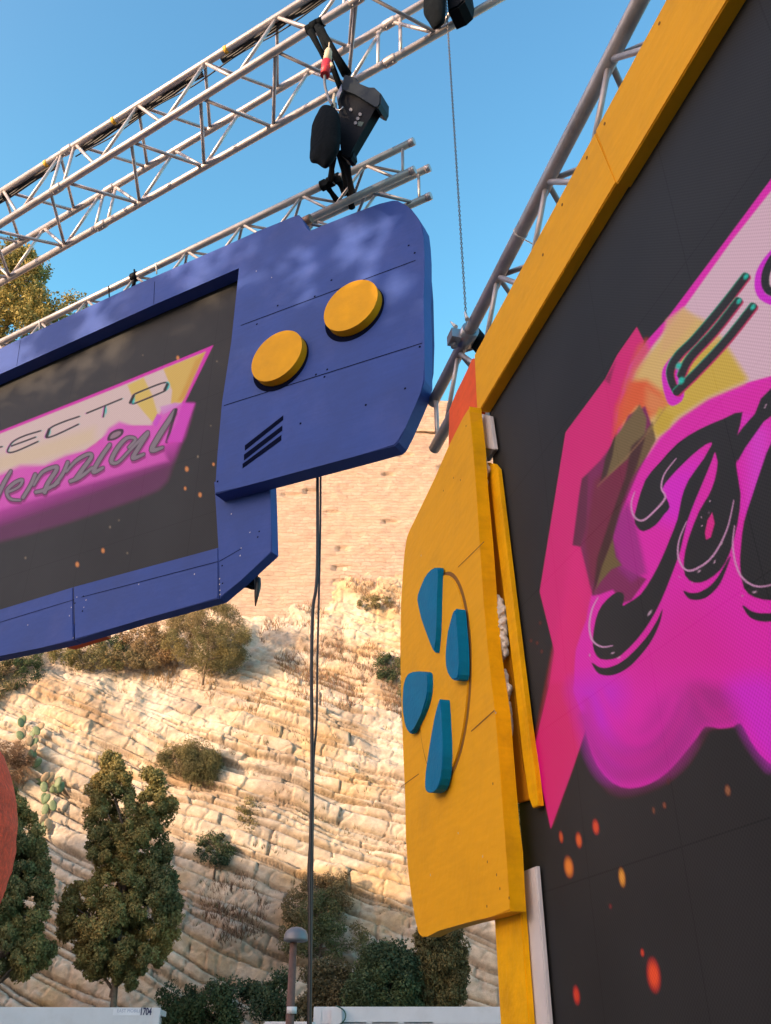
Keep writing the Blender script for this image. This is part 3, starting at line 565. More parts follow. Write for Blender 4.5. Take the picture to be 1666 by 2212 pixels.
# ------------------------------------------------------------------ containers, lamp
def textmesh(name, body, size, loc, mat, parent, italic=0.0, sx=1.0, bold=0.0):
    cu = bpy.data.curves.new('t', 'FONT'); cu.body = body; cu.size = size; cu.align_x = 'LEFT'; cu.offset = bold; cu.shear = italic
    ob = bpy.data.objects.new('t', cu); COL.objects.link(ob); dg = bpy.context.evaluated_depsgraph_get(); dg.update()
    me = bpy.data.meshes.new_from_object(ob.evaluated_get(dg)); me.name = name
    bpy.data.objects.remove(ob); bpy.data.curves.remove(cu); me.materials.clear()
    me.transform(Matrix.Translation(loc) @ Matrix.Rotation(rad(90), 4, 'X') @ Matrix.Diagonal((sx, 1, 1, 1)))
    return fin(name, me, mat, parent)
def container(label, pxl, pxr, pytop, Y, number=False):
    a = PY(pxl, pytop, Y); b_ = PY(pxr, pytop, Y); zt = a.z
    t = thing('container_cabin', label, 'container', (b_.x if number else a.x, Y, 0), 'white container cabins at the foot of the cliff')
    x0, x1 = a.x, b_.x
    box('side_panel', x0 + .1, x1 - .1, Y + .05, Y + 2.3, .15, zt - .14, m_cont2, t)
    box('top_rail', x0, x1, Y, Y + .12, zt - .30, zt, m_cont, t, .012)
    box('bottom_rail', x0, x1, Y, Y + .12, 0, .18, m_cont, t, .012)
    for xx in (x0, x1 - .16): box('corner_post', xx, xx + .16, Y - .012, Y + .16, .0, zt - .004, m_cont, t, .01)
    box('roof', x0 + .02, x1 - .02, Y + .13, Y + 2.4, zt - .12, zt - .02, m_cont, t)
    return t, x0, x1, zt
CYY = 20.0
t, x0, x1, zt = container('white container cabin with a black number on its top right corner', -120, 348, 2177, CYY, True)
sp_ = (x1 - x0) / 468.0
box('label_plate', PY(247, 2190, CYY).x, PY(303, 2190, CYY).x, CYY - .004, CYY - .001, PY(250, 2194, CYY).z, PY(250, 2180.5, CYY).z, M('label_white', (.68, .68, .70), .6), t)
textmesh('faded_lettering', 'EAST MOBILE', .085, (PY(255, 2187, CYY).x, CYY - .007, PY(255, 2187.5, CYY).z), m_ink2, t, sx=.92)
textmesh('number', '1704', .17, (PY(303, 2190, CYY).x, CYY - .006, PY(306, 2192.5, CYY).z), m_ink, t, sx=.66, bold=.006)
t.rotation_euler.z = rad(9)
t, x0, x1, zt = container('white container cabin with small windows behind the hanging cables', 678, 1260, 2175, CYY)
for i, (a, b_) in enumerate(((738, 793), (803, 862), (872, 937))):
    w_ = box('window_frame', PY(a, 2200, CYY).x, PY(b_, 2200, CYY).x, CYY + .0, CYY + .048, zt - 1.3, PY(a, 2207, CYY).z, m_wht, t, .01)
    box('pane', PY(a + 5, 2200, CYY).x, PY(b_ - 5, 2200, CYY).x, CYY - .004, CYY + .02, zt - 1.2, PY(a, 2217, CYY).z, m_blk, w_)
jb = thing('junction_box', 'pale rectangular box fixed on the top rail of the cabin beside the hanging cables', 'box', PY(728, 2200, CYY - .05))
box('housing', PY(716, 2190, CYY).x, PY(740, 2190, CYY).x, CYY - .11, CYY - .016, PY(720, 2212, CYY).z - .25, PY(720, 2179, CYY).z, m_cont, jb, .01)
tag(tube('green_cable', [PY(x, y, CYY - .13) for x, y in crs([(726, 2173), (740, 2180), (747, 2192), (744, 2204), (733, 2214)], 5, False)], .012, m_grn), 'thin green cable looping over the rail of the right cabin', 'cable')
# lamp
LY = 17.0
lp = thing('street_lamp', 'rusty brown post with a grey domed lamp head beside the hanging cables', 'street lamp', (PY(628, 2212, LY).x, LY, 0))
bx_ = PY(628, 2212, LY).x; tx = PY(633, 2035, LY)
tube('post', [(bx_, LY, 0), (bx_ + (tx.x - bx_) * .5, LY, tx.z * .5), (tx.x + .01, LY, tx.z + .02)], [.085, .075, .06], m_rust, lp, 14)
bm = bmesh.new(); prof = [(.02, .22), (.10, .205), (.17, .16), (.205, .10), (.215, .03), (.215, .0), (.17, -.02), (.06, -.03)]
R0 = None
for r_, z_ in prof:
    rg_ = [bm.verts.new((tx.x + .05 + r_ * math.cos(q), LY + r_ * math.sin(q), tx.z + z_ + .02)) for q in [2 * math.pi * i / 24 for i in range(24)]]
    if R0:
        for i in range(24): f = bm.faces.new((R0[i], R0[(i + 1) % 24], rg_[(i + 1) % 24], rg_[i])); f.smooth = True
    else: bm.faces.new(rg_)
    R0 = rg_
bm.faces.new(R0[::-1]); bmfin('lamp_head', bm, m_lamp, lp)
tube('clamp_band', [(bx_ + .005, LY, PY(628, 2190, LY).z), (bx_ + .006, LY, PY(628, 2175, LY).z)], .087, m_wht, lp, 14)
tent = thing('flat_roof_kiosk', 'low pale roof just showing at the bottom behind the lamp post', 'kiosk', (PY(622, 2212, 18).x, 18.6, 0))
a = PY(570, 2207, 18); b_ = PY(672, 2207, 18)
box('canopy', a.x, b_.x, 18, 19.4, a.z - .12, a.z, m_wht, tent, .02)
box('body', a.x + .1, b_.x - .1, 18.1, 19.3, 0, a.z - .12, m_cont2, tent)

# red ball, left edge
bc = PP(N1, -392, 1835, 2.9); br_ = 428 / F * (Vector(ray(-392, 1835)).length ** 0) * (bc.y * CT + (bc.z - CAMZ) * ST) * .925
bl = thing('foam_ball', 'large rough red foam ball at the left edge', 'ball', (bc.x, bc.y, bc.z - br_))
bm = bmesh.new(); bmesh.ops.create_uvsphere(bm, u_segments=96, v_segments=64, radius=br_)
for v in bm.verts:
    d = v.co.normalized(); v.co *= 1 + .006 * math.sin(d.x * 41 + d.z * 13) * math.sin(d.z * 37) + .004 * random.random()
bmesh.ops.translate(bm, verts=bm.verts, vec=bc)
for f in bm.faces: f.smooth = True
bmfin('ball', bm, m_ball, bl)
tube('stand', [(bc.x, bc.y, bc.z - br_ * .95), (bc.x, bc.y, 0)], .09, m_alu, bl)

# ------------------------------------------------------------------ trusses
def c1(x, y): return (x / 3, y / 3)
def c2(x, y): return (555.3 + x / 3, y / 3)
def lin(p, q, s):                            # point of chord line at coordinate s
    return lambda s_: None
class Chord:
    def __init__(self, n, pa, pb, D):
        self.n, self.D = n, D; self.s0, self.z0 = SZ(n, *pa, D); self.s1, self.z1 = SZ(n, *pb, D)
    def at(self, s):
        t = (s - self.s0) / (self.s1 - self.s0); return W(self.n, s, self.z0 + (self.z1 - self.z0) * t, self.D)
def truss(t, ch, secs, k0s, bay, rc, rb, mat, s_lo, s_hi, bmat=None):
    TN, BN, TF, BF = ch; bmat = bmat or mat
    for c in ch:
        tube('chord', [c.at(s_lo), c.at(s_hi)], rc, mat, t, 14)
    def br(a, sa, b_, sb): 
        if not (s_lo - .01 <= sa <= s_hi + .01 and s_lo - .01 <= sb <= s_hi + .01): return
        tube('brace', [a.at(sa), b_.at(sb)], rb, bmat, t, 8)
    for lo, hi, k0 in secs:
        k_ = k0
        while k_ < hi + .001:
            for sg in (-1, 1):
                h = k_ + sg * bay / 2
                if lo - .001 <= h <= hi + .001:
                    br(TN, k_, BN, h + .02 * sg * -1); br(TN, k_, TF, h); br(BN, k_ - .02, BF, h); br(TF, k_ + .04, BF, h)
            k_ += bay
        for e_ in (lo + .06, hi - .06):
            br(TN, e_, BF, e_) if False else None
            br(TN, e_, BN, e_); br(TF, e_, BF, e_)
    return t
big = [Chord(N1, c1(1666, 195), c1(0, 1250), 3.2), Chord(N1, c1(1666, 405), c1(0, 1455), 3.2), Chord(N1, c1(1666, 660), c1(0, 1650), 3.735), Chord(N1, c1(1666, 885), c1(0, 1835), 3.735)]
# the three bolted lengths of the main truss
secs = [(-.15, 2.02, -.25 + .0), (2.02, 5.15, 2.05), (5.15, 8.2, 5.24)]
tb = thing('box_truss', 'long aluminium box truss crossing the sky at the top, carrying the hoists', 'truss', big[1].at(5.15))
truss(tb, big, [(-.2, 1.99, -.28), (2.08, 5.13, 2.05), (5.17, 8.2, 5.245)], None, 0.75, .033, .0155, m_alu, -.2, 8.2)
for j in (2.03, 5.15):
    for c in big:
        bm = bmesh.new(); add_tube(bm, [c.at(j - .06), c.at(j - .045), c.at(j + .045), c.at(j + .06)], [.035, .040, .040, .035], 14)
        for dd in (-.03, .03): add_tube(bm, [c.at(j + dd) - Vector((0, 0, .055)), c.at(j + dd) + Vector((0, 0, .055))], .006, 6)
        bmfin('splice', bm, m_alu2, tb)
# cable loom lashed along the top chord
for s_a, s_b in ((3.6, 5.0), (2.2, 3.4), (5.3, 7.6)):
    bm = bmesh.new(); n_ = 24
    for q in range(3):
        pts = [big[0].at(s_a + (s_b - s_a) * i / n_) + N1 * (.03 + .012 * q) + Vector((0, 0, -.028 - .012 * q - .012 * math.sin(i * .9 + q))) for i in range(n_ + 1)]
        add_tube(bm, pts, .011, 6)
    tag(bmfin('cable_loom', bm, m_cab), {3.6: 'black cable loom lashed under the top chord in the middle of the truss', 2.2: 'black cable loom under the top chord nearest the hoist', 5.3: 'black cable loom under the top chord at the left end'}[s_a], 'cable', 'cable looms lashed to the main truss')
bm = bmesh.new(); pts = [big[0].at(5.1 - i * .1) + N1 * .06 + Vector((0, 0, -.06 - .05 * math.sin(i / 28 * math.pi * 3) ** 2)) for i in range(29)]
add_tube(bm, pts, .006, 6); tag(bmfin('thin_cable', bm, m_cab), 'single thin black cable sagging under the top chord', 'cable')
for s_ in (3.32, 4.58, 5.42):
    c = big[0].at(s_); tube('tape_band', [c - U1 * .018, c + U1 * .018], .0350, m_tape, tb, 14)

SM = [Chord(N1, (0, 740), (880, 312), 3.8), Chord(N1, (0, 785), (888, 370), 3.8), Chord(N1, (0, 0), (915, 367), 4.065), Chord(N1, (0, 0), (923, 427), 4.065)]
s_end = SZ(N1, 880, 312, 3.8)[0]
for i, j in ((2, 0), (3, 1)):                # back chords level with the front ones
    SM[i].s0, SM[i].z0, SM[i].s1, SM[i].z1 = SM[j].s0, SM[j].z0, SM[j].s1, SM[j].z1; SM[i].D = 4.065
kA = SZ(N1, *c2(290, 1275), 3.8)[0]; kB = SZ(N1, *c2(700, 1070), 3.8)[0]; bay2 = kA - kB
ts = thing('box_truss', 'smaller aluminium box truss hanging from the hoist behind the blue board', 'truss', SM[1].at(3))
truss(ts, SM, [(s_end - .02, 8.6, kB - bay2)], None, bay2, .029, .0115, m_alu2, s_end - .02, 8.6)
for c in SM:
    bm = bmesh.new(); add_tube(bm, [c.at(s_end - .06), c.at(s_end - .02)], .0305, 14); bmfin('end_fitting', bm, m_alu, ts)
for s_ in (SZ(N1, 290, 598, 3.8)[0], SZ(N1, 716, 385, 3.8)[0] - 2.6):
    pass
ck = SZ(N1, 292, 597, 3.8)[0]
cc_ = SM[0].at(ck); bm = bmesh.new(); add_tube(bm, [cc_ - U1 * .03, cc_ + U1 * .03], .042, 12); add_tube(bm, [cc_, cc_ + Vector((0, 0, -.12))], .016, 8); add_tube(bm, [cc_, cc_ + Vector((-.02, 0, .09))], .008, 6)
tag(bmfin('pipe_clamp', bm, m_blk), 'small black clamp on the rear truss above the blue board', 'clamp')
for px in (342, 90, 240):                    # hanging ties
    s_ = SZ(N1, px, 740 - px * .486, 3.8)[0]; c = SM[0].at(s_); bm = bmesh.new(); add_tube(bm, [c + Vector((0, 0, .04)), c - N1 * .03, c + Vector((0, 0, -.1))], .006, 6)
    tag(bmfin('cable_tie', bm, m_wht if px != 240 else m_blk), {342: 'white tie on the rear truss near its middle', 90: 'white tie on the rear truss near the left edge', 240: 'black tie on the rear truss between two white ones'}[px], 'cable tie')
# brown end sleeve in the notch of the board
a_ = PP(N1, 655, 480, 3.72); b__ = PP(N1, 885, 372, 3.72)
o = tube('pipe_sleeve', [a_, a_.lerp(b__, .08)], .036, M('brown_sleeve', (.25, .16, .12), .6, .3), None, 12)
tag(o, 'brown pipe end sleeve in the notch on top of the blue board', 'pipe')

# right truss
def c3(x, y): return (1110.7 + x / 3, y / 3)
RT = [Chord(N2, (935, 870), (1385, 0), 1.36), Chord(N2, (960, 950), (1500, 0), 1.36), Chord(N2, (935, 870), (1385, 0), 1.68), Chord(N2, (960, 950), (1500, 0), 1.68)]
RT[1].z1 = RT[1].z0 = RT[0].z0 - .33; RT[1].s0 = RT[0].s0; RT[1].s1 = RT[0].s1; RT[0].z1 = RT[0].z0
for i, j in ((2, 0), (3, 1)): RT[i].s0, RT[i].z0, RT[i].s1, RT[i].z1 = RT[j].s0, RT[j].z0, RT[j].s1, RT[j].z1
s_r = RT[0].s0
tr_ = thing('box_truss', 'grey aluminium box truss running above the yellow framed screen on the right', 'truss', RT[1].at(s_r))
truss(tr_, RT, [(.4, s_r, 1.71 - .58 * 2)], None, .58, .033, .013, m_alu2, .4, s_r)
# clamp on the truss with handles, and the black tube it holds
cl = PP(N2, 1008, 700, 1.36); sc_ = SZ(N2, 1008, 700, 1.36)[0]; cl = RT[0].at(sc_)
hc = thing('truss_clamp', 'galvanised clamp with wing bolts gripping the right truss where the chain ends', 'clamp', cl)
bm = bmesh.new(); add_tube(bm, [cl - U2 * .055, cl + U2 * .055], .048, 16); bmfin('shell', bm, m_bolt, hc)
bm = bmesh.new(); add_box(bm, cl - N2 * .06 + U2 * .03, N2 * .03, U2 * .04, Vector((0, 0, .03))); add_tube(bm, [cl - N2 * .06 + U2 * .05 - Vector((0, 0, .05)), cl - N2 * .06 + U2 * .05 + Vector((0, 0, .05))], .017, 10); bmfin('jaw', bm, m_bolt, hc)
for (x0_, y0_), (x1_, y1_) in (((985, 706), (974, 695)), ((1010, 690), (1004, 674))):
    bm = bmesh.new(); p0 = PP(N2, x0_, y0_, 1.31); p1 = PP(N2, x1_, y1_, 1.31); add_tube(bm, [p0, p1], [.012, .004], 8); bmfin('wing_bolt', bm, m_wht, hc)
bm = bmesh.new(); add_tube(bm, [PP(N2, 1012, 712, 1.40), PP(N2, 1042, 748, 1.46)], .05, 14); tag(bmfin('black_pipe', bm, m_blk), 'short black tube held by the clamp behind the yellow beam', 'pipe')
# thin rope round right truss
c = PP(N2, 1122, 478, 1.36); sc2 = SZ(N2, 1122, 478, 1.36)[0]; c = RT[0].at(sc2)
bm = bmesh.new(); add_tube(bm, [c - U2 * .004, c + U2 * .004], .036, 14); add_tube(bm, [c + Vector((0, 0, -.034)), c + N2 * .15 + Vector((0, 0, -.10)), c + N2 * .25 - Vector((0, 0, .12))], .003, 5)
tag(bmfin('white_cord', bm, m_wht), 'thin white cord tied round the right truss', 'cord')

# chain from the main truss down to the clamp
ptop = PZ(None, 962, -40, 8.6); bot = Vector(cl); bot.z += .05
ptop = Vector((bot.x, bot.y, 8.6))
bm = bmesh.new(); L_ = (ptop - bot).length; nl = int(L_ / .0195)
for i in range(nl):
    c = bot.lerp(ptop, (i + .5) / nl); a = Vector((1, 0, 0)) if i % 2 else Vector((0, 1, 0)); ring = []
    for q in range(8):
        an = 2 * math.pi * q / 8; ctr = c + a * math.cos(an) * .0058 + Vector((0, 0, 1)) * math.sin(an) * .0125
        o_ = (ctr - c).normalized(); nn = a.cross(Vector((0, 0, 1)))
        ring.append([bm.verts.new(ctr + (o_ * math.cos(z_) + nn * math.sin(z_)) * .0027) for z_ in (0, 1.571, 3.142, 4.712)])
    for q in range(8):
        for z_ in range(4): bm.faces.new((ring[q][z_], ring[(q + 1) % 8][z_], ring[(q + 1) % 8][(z_ + 1) % 4], ring[q][(z_ + 1) % 4]))
tag(bmfin('hoist_chain', bm, M('oily_chain', (.10, .085, .08), .6, .3)), 'long thin steel chain hanging from the top truss to the right truss', 'chain')

# ------------------------------------------------------------------ hoists
def c4(x, y): return (650.8 + x / 5.1, 27.1 + y / 5.1)
def poly4(P): return [c4(*p) for p in P]
HB = PP(N1, 745, 330, 3.35)
ho = thing('chain_hoist', 'black electric chain hoist hanging above the blue board', 'hoist', HB)
slab('body', N1, poly4([(400, 960), (440, 850), (470, 830), (640, 900), (830, 1030), (815, 1060), (555, 1500), (562, 1560), (540, 1600), (505, 1612), (430, 1560), (420, 1300)]), 3.30, .07, m_blk, ho, .012)
slab('end_cap', N1, poly4([(445, 830), (462, 700), (490, 678), (600, 708), (620, 785), (735, 832), (750, 815), (800, 815), (876, 885), (872, 990), (845, 1045), (815, 1035), (600, 900), (470, 850)]), 3.27, .12, M('dark_grey_plastic', (.009, .014, .018), .5, spec=.2), ho, .012)
slab('gear_plate', N1, poly4([(385, 900), (445, 780), (450, 860), (415, 930), (400, 1010)]), 3.262, .02, m_bolt, ho, .003)
for x, y in ((545, 1067), (648, 1118), (623, 1165), (598, 1213)):
    slab('indicator', N1, [(c4(x, y)[0] + 3.6 * math.cos(q), c4(x, y)[1] + 3.8 * math.sin(q)) for q in [i * math.pi / 5 for i in range(10)]], 3.292, .01, m_lamp, ho, 0)
slab('sticker', N1, poly4([(630, 1195), (690, 1205), (665, 1255), (620, 1245)]), 3.296, .003, M('dull_green_label', (.03, .06, .05), .6), ho, 0)
tube('chain_guide', [PP(N1, *c4(x, y), 3.25) for x, y in crs([(380, 1000), (385, 1060), (430, 1075), (462, 1040)], 5, False)], .008, m_bolt, ho)
for a_, b__ in (((100, 200), (245, 490)), ((180, 150), (430, 820)), ((215, 170), (480, 690)), ((260, 260), (530, 680))):
    pts = [PP(N1, *c4(*a_), 3.16), PP(N1, *c4(*b__), 3.38)]
    if a_ == (100, 200): pts[1] = PP(N1, *c4(330, 640), 3.36)
    tube('sling', [pts[0], pts[0].lerp(pts[1], .5), pts[1]], [.028, .021, .024], m_fab, ho, 8)
sl_s = SZ(N1, *c4(150, 190), 3.2)[0]
for dd in (-.045, .0, .045):
    c = big[1].at(sl_s + dd); tube('sling_wrap', [c - U1 * .03, c + U1 * .03], .040 + .004 * (dd == 0), m_fab, ho, 14)
low = [((345, 1600), (330, 1830), 3.32, 3.77), ((430, 1560), (500, 1900), 3.34, 3.86), ((490, 1600), (560, 1990), 3.34, 3.9), ((400, 1830), (480, 1990), 3.76, 4.0), ((255, 1870), (400, 2080), 3.76, 4.0), ((500, 1900), (560, 2150), 3.86, 4.06)]
for a_, b__, d0, d1 in low:
    p0 = PP(N1, *c4(*a_), d0); p1 = PP(N1, *c4(*b__), d1); tube('lower_sling', [p0, p0.lerp(p1, .5), p1], [.030, .020, .028], m_fab, ho, 8)
for px in (c4(250, 1880), c4(325, 1850), c4(400, 1820)):
    s_ = SZ(N1, *px, 3.8)[0]; c = SM[0].at(s_); tube('lower_wrap', [c - U1 * .022, c + U1 * .022], .042, m_fab, ho, 14)
hk = PP(N1, *c4(470, 1600), 3.36)
bg_ = thing('chain_bag', 'black fabric chain bag hanging from the hoist above the blue board', 'bag', PP(N1, *c4(270, 1700), 3.2))
pillow('bag', N1, poly4([(225, 1030), (290, 1015), (370, 1050), (425, 1150), (436, 1330), (425, 1490), (375, 1610), (275, 1718), (180, 1668), (100, 1635), (100, 1450), (120, 1240), (170, 1120)]), 3.16, .10, m_fab, bg_, noise=.012)
tube('strap', [PP(N1, *c4(360, 1060), 3.16), PP(N1, *c4(355, 980), 3.18), PP(N1, *c4(365, 900), 3.24)], .011, m_cream, bg_)
pg = thing('power_connector', 'red and cream plug connector dangling beside the hoist', 'connector', PP(N1, *c4(265, 700), 3.12))
P_ = lambda x, y: PP(N1, *c4(x, y), 3.12)
tube('cream_cap', [P_(303, 405), P_(300, 430), P_(285, 545)], [.018, .027, .033], m_cream, pg, 14)
tube('red_sleeve', [P_(284, 545), P_(262, 690)], [.036, .034], m_red, pg, 14)
tube('hanging_cord', [P_(310, 330), P_(303, 410)], .005, m_cream, pg)
tube('grey_cable', [P_(*p) for p in crs([(260, 690), (262, 800), (300, 940), (345, 1020)], 5, False)], .010, m_lamp, pg)
tube('latch', [P_(330, 560), P_(345, 600)], .012, m_cream, pg)
# second hoist at the top
h2 = thing('chain_hoist', 'black chain hoist cut off by the top edge above the long chain', 'hoist', PP(N1, 950, 30, 3.4))
slab('body', N1, [c2(1215, -170), c2(1235, 70), c2(1300, 40), c2(1342, 0), c2(1352, -60), c2(1330, -200)], 3.42, .16, m_blk, h2, .012)
slab('end_cap', N1, [c2(1200, -160), c2(1210, -290), c2(1370, -300), c2(1372, -170)], 3.40, .20, m_blk, h2, .012)
b2 = thing('chain_bag', 'black chain bag at the very top edge left of the long chain', 'bag', PP(N1, 940, 60, 3.35))
pillow('bag', N1, [c2(1085, -60), c2(1080, 80), c2(1110, 140), c2(1148, 192), c2(1200, 165), c2(1222, 110), c2(1222, -60), c2(1200, -190), c2(1110, -180)], 3.33, .09, m_fab, b2, noise=.01)

# ------------------------------------------------------------------ painting of the LED walls
def seg_dist(x, y, a, b_):
    ax, ay = a; bx, by = b_; dx, dy = bx - ax, by - ay; L2 = dx * dx + dy * dy + 1e-9
    t = np.clip(((x - ax) * dx + (y - ay) * dy) / L2, 0, 1)
    return np.hypot(x - ax - t * dx, y - ay - t * dy), t
class Canvas:
    def __init__(self, x, y): self.x, self.y = x, y; self.c = np.zeros((x.size, 3))
    def sub(self, P, m):
        x0 = min(p[0] for p in P) - m; x1 = max(p[0] for p in P) + m; y0 = min(p[1] for p in P) - m; y1 = max(p[1] for p in P) + m
        return np.where((self.x > x0) & (self.x < x1) & (self.y > y0) & (self.y < y1))[0]
    def put(self, i, a, col):
        a = a[:, None]; self.c[i] = self.c[i] * (1 - a) + np.array(srgb(col)) * a
    def poly(self, P, col, soft=1.2, alpha=1.0, k=0, fade=None):
        if k: P = crs(P, k)
        i = self.sub(P, soft * 2)
        if not len(i): return
        x, y = self.x[i], self.y[i]; d = np.full(x.shape, 1e9)
        for j in range(len(P)): d = np.minimum(d, seg_dist(x, y, P[j], P[(j + 1) % len(P)])[0])
        s = np.where(inside(P, x, y), d, -d); a = np.clip(s / (2 * soft) + .5, 0, 1) * alpha
        if fade is not None: a = a * fade(x, y)
        self.put(i, a, col)
    def stroke(self, P, r, col, soft=1.0, alpha=1.0, k=5):
        if k: P = crs(P, k, False)
        rs = r if isinstance(r, (list, tuple)) else [r, r]; n = len(P) - 1
        i = self.sub(P, max(rs) + soft * 2)
        if not len(i): return
        x, y = self.x[i], self.y[i]; s = np.full(x.shape, -1e9)
        for j in range(n):
            d, t = seg_dist(x, y, P[j], P[j + 1]); u = (j + t) / n * (len(rs) - 1); rr = np.interp(u, range(len(rs)), rs); s = np.maximum(s, rr - d)
        self.put(i, np.clip(s / (2 * soft) + .5, 0, 1) * alpha, col)
    def blob(self, cx, cy, rx, ry, col, alpha=1.0, rot=0.0):
        i = self.sub([(cx - rx * 2, cy - ry * 2), (cx + rx * 2, cy + ry * 2)], 1); x, y = self.x[i] - cx, self.y[i] - cy
        xr = x * math.cos(rot) + y * math.sin(rot); yr = -x * math.sin(rot) + y * math.cos(rot)
        d = np.hypot(xr / rx, yr / ry); self.put(i, np.clip(1.6 - 1.3 * d, 0, 1) * alpha, col)
def screen(name, n, D, sr, zr, nu, nv, paint, mat, parent, gain, near):
    # denser towards the near end
    tt = np.linspace(0, 1, nu); s_ = sr[0] + (sr[1] - sr[0]) * (tt ** near); z_ = np.linspace(zr[0], zr[1], nv)
    S_, Z_ = np.meshgrid(s_, z_); u = U1 if n is N1 else U2
    PX = u.x * S_ + n.x * D; PYY = u.y * S_ + n.y * D
    dx = PX; dy = PYY * CT + (Z_ - CAMZ) * ST; dz = -PYY * ST + (Z_ - CAMZ) * CT
    cx = 833 + F * dx / dy; cy = 1106 - F * dz / dy
    cv = Canvas(cx.ravel(), cy.ravel()); paint(cv); cv.c = np.maximum(cv.c - .024, 0)
    V = np.stack([PX, PYY, Z_], -1).reshape(-1, 3); idx = np.arange(nu * nv).reshape(nv, nu)
    Q = np.stack([idx[:-1, :-1], idx[1:, :-1], idx[1:, 1:], idx[:-1, 1:]], -1).reshape(-1, 4)
    o = mesh_np(name, V, Q, mat, parent, col=cv.c * gain)
    at = o.data.attributes.new('sz', 'FLOAT_VECTOR', 'POINT'); at.data.foreach_set('vector', np.stack([S_, Z_, S_ * 0], -1).astype(np.float32).ravel())
    return o
GAIN = .92 / 2 ** EXPO
MAG, PNK, PALE, YLW, INK = (214, 36, 172), (200, 32, 108), (205, 168, 182), (200, 168, 76), (20, 18, 24)
def d6(P): return [(1110.7 + x / 3, 737.3 + y / 3) for x, y in P]
def d3(P): return [(1110.7 + x / 3, y / 3) for x, y in P]
def d9(P): return [(1110.7 + x / 3, 1475 + y / 3) for x, y in P]
def dm(P): return [(1138.8 + x * .3432, 813.4 + y * .3432) for x, y in P]   # the close-up of the lettering
def paint_right(c):
    c.c[:] = srgb((12, 9, 11))
    # glow and main magenta body
    body = d6([(1666, 90), (1500, 270), (1260, 390), (1080, 500), (930, 640), (790, 850), (640, 1180), (640, 1400), (500, 1650), (470, 1800), (400, 2000), (390, 2212)]) + d9([(385, 60), (440, 200), (480, 380), (540, 540), (640, 650), (750, 685), (880, 655), (1000, 575), (1110, 450), (1190, 350), (1240, 283), (1330, 296), (1420, 285), (1470, 262), (1530, 370), (1600, 470), (1700, 545), (1800, 500)]) + [(1800, 800)]
    slabp = [(1376, 706), (1392, 738), (1375, 800), (1360, 880), (1345, 940), (1320, 990), (1310, 1080), (1300, 1180), (1300, 1260), (1290, 1340), (1300, 1475)] + d9([(450, 150), (465, 305), (380, 560), (238, 948), (170, 620), (132, 430), (170, 260), (232, 0)]) + [(1198, 1407), (1166, 1278), (1222, 934), (1308, 818), (1334, 766)]
    c.poly(slabp, (204, 32, 112), 1.2)
    c.poly([(1195, 1407), (1240, 1250), (1290, 1400), (1262, 1580), (1192, 1780), (1155, 1615)], (206, 36, 96), 8, .6)
    c.poly(d6([(375, 1320), (430, 1330), (480, 1640), (360, 2212), (230, 2212), (262, 2010)]), (216, 40, 120), 8, .6)
    c.poly(body, (212, 36, 160), 2.2, k=2)
    c.poly(d9([(400, 0), (700, 0), (640, 300), (700, 520), (620, 600), (520, 480), (430, 200)]), (190, 44, 190), 30, .8, k=3)
    c.poly(d9([(560, 380), (1100, 330), (1000, 560), (750, 670), (620, 620)]), (172, 36, 140), 34, .7, k=3)
    c.poly(d9([(900, 200), (1150, 20), (1240, 120), (1190, 330), (1050, 520), (900, 560)]), (158, 40, 126), 30, .7, k=3)
    c.poly(d9([(1150, 20), (1400, 40), (1470, 240), (1240, 280), (1180, 240)]), (150, 36, 116), 16, .7, k=3)
    for P_, cl_, a_ in (([(470, 120), (540, 330), (660, 480), (800, 500), (960, 420), (1060, 260), (1130, 120)], (190, 34, 140), .55), ([(450, 220), (530, 440), (650, 580), (790, 600), (960, 530), (1100, 390), (1200, 220)], (170, 34, 130), .6), ([(560, 60), (640, 240), (740, 360), (860, 360), (980, 240), (1040, 100)], (214, 44, 160), .5), ([(1180, 60), (1260, 190), (1360, 210), (1450, 120)], (190, 40, 140), .6)):
        c.stroke(d9(P_), [9, 13, 9], cl_, 7, a_)
    c.poly(d9([(1400, 0), (1700, 0), (1700, 540), (1540, 380), (1460, 200)]), (198, 46, 190), 24, .8, k=3)
    c.poly(d6([(1050, 1700), (1300, 1800), (1400, 2100), (1000, 2212), (700, 2100)]), (202, 34, 130), 44, .5, k=3)
    c.poly(d6([(1500, 500), (1666, 560), (1666, 1200), (1500, 1100)]), (206, 70, 200), 20, .6)
    c.poly(d6([(900, 900), (1200, 760), (1100, 1200), (900, 1150)]), (205, 40, 200), 22, .6)
    # sign: pale field with magenta edge, yellow end
    c.poly([(1397, 737), (1440, 690), (1560, 530), (1680, 368), (1800, 240), (1800, 900), (1666, 820), (1612, 848), (1530, 868), (1470, 905), (1436, 945), (1400, 990), (1345, 1010), (1330, 900), (1360, 790)], (214, 30, 165), 1.6)
    c.poly([(1404, 757), (1480, 662), (1580, 522), (1680, 395), (1800, 270), (1800, 850), (1666, 812), (1608, 828), (1530, 860), (1470, 900), (1425, 942), (1390, 985), (1350, 955), (1345, 880), (1375, 800)], PALE, 2)
    c.poly([(1404, 760), (1450, 700), (1475, 668), (1520, 690), (1560, 730), (1615, 815), (1608, 828), (1530, 860), (1470, 900), (1425, 942), (1395, 985), (1350, 960), (1342, 900), (1372, 800)], (206, 168, 106), 7)
    c.poly([(1450, 800), (1500, 760), (1560, 735), (1614, 820), (1530, 858), (1468, 898), (1430, 930), (1415, 880)], (196, 162, 62), 7, .9)
    c.poly([(1440, 690), (1478, 664), (1505, 690), (1470, 730), (1425, 770)], (206, 160, 112), 5, .8)
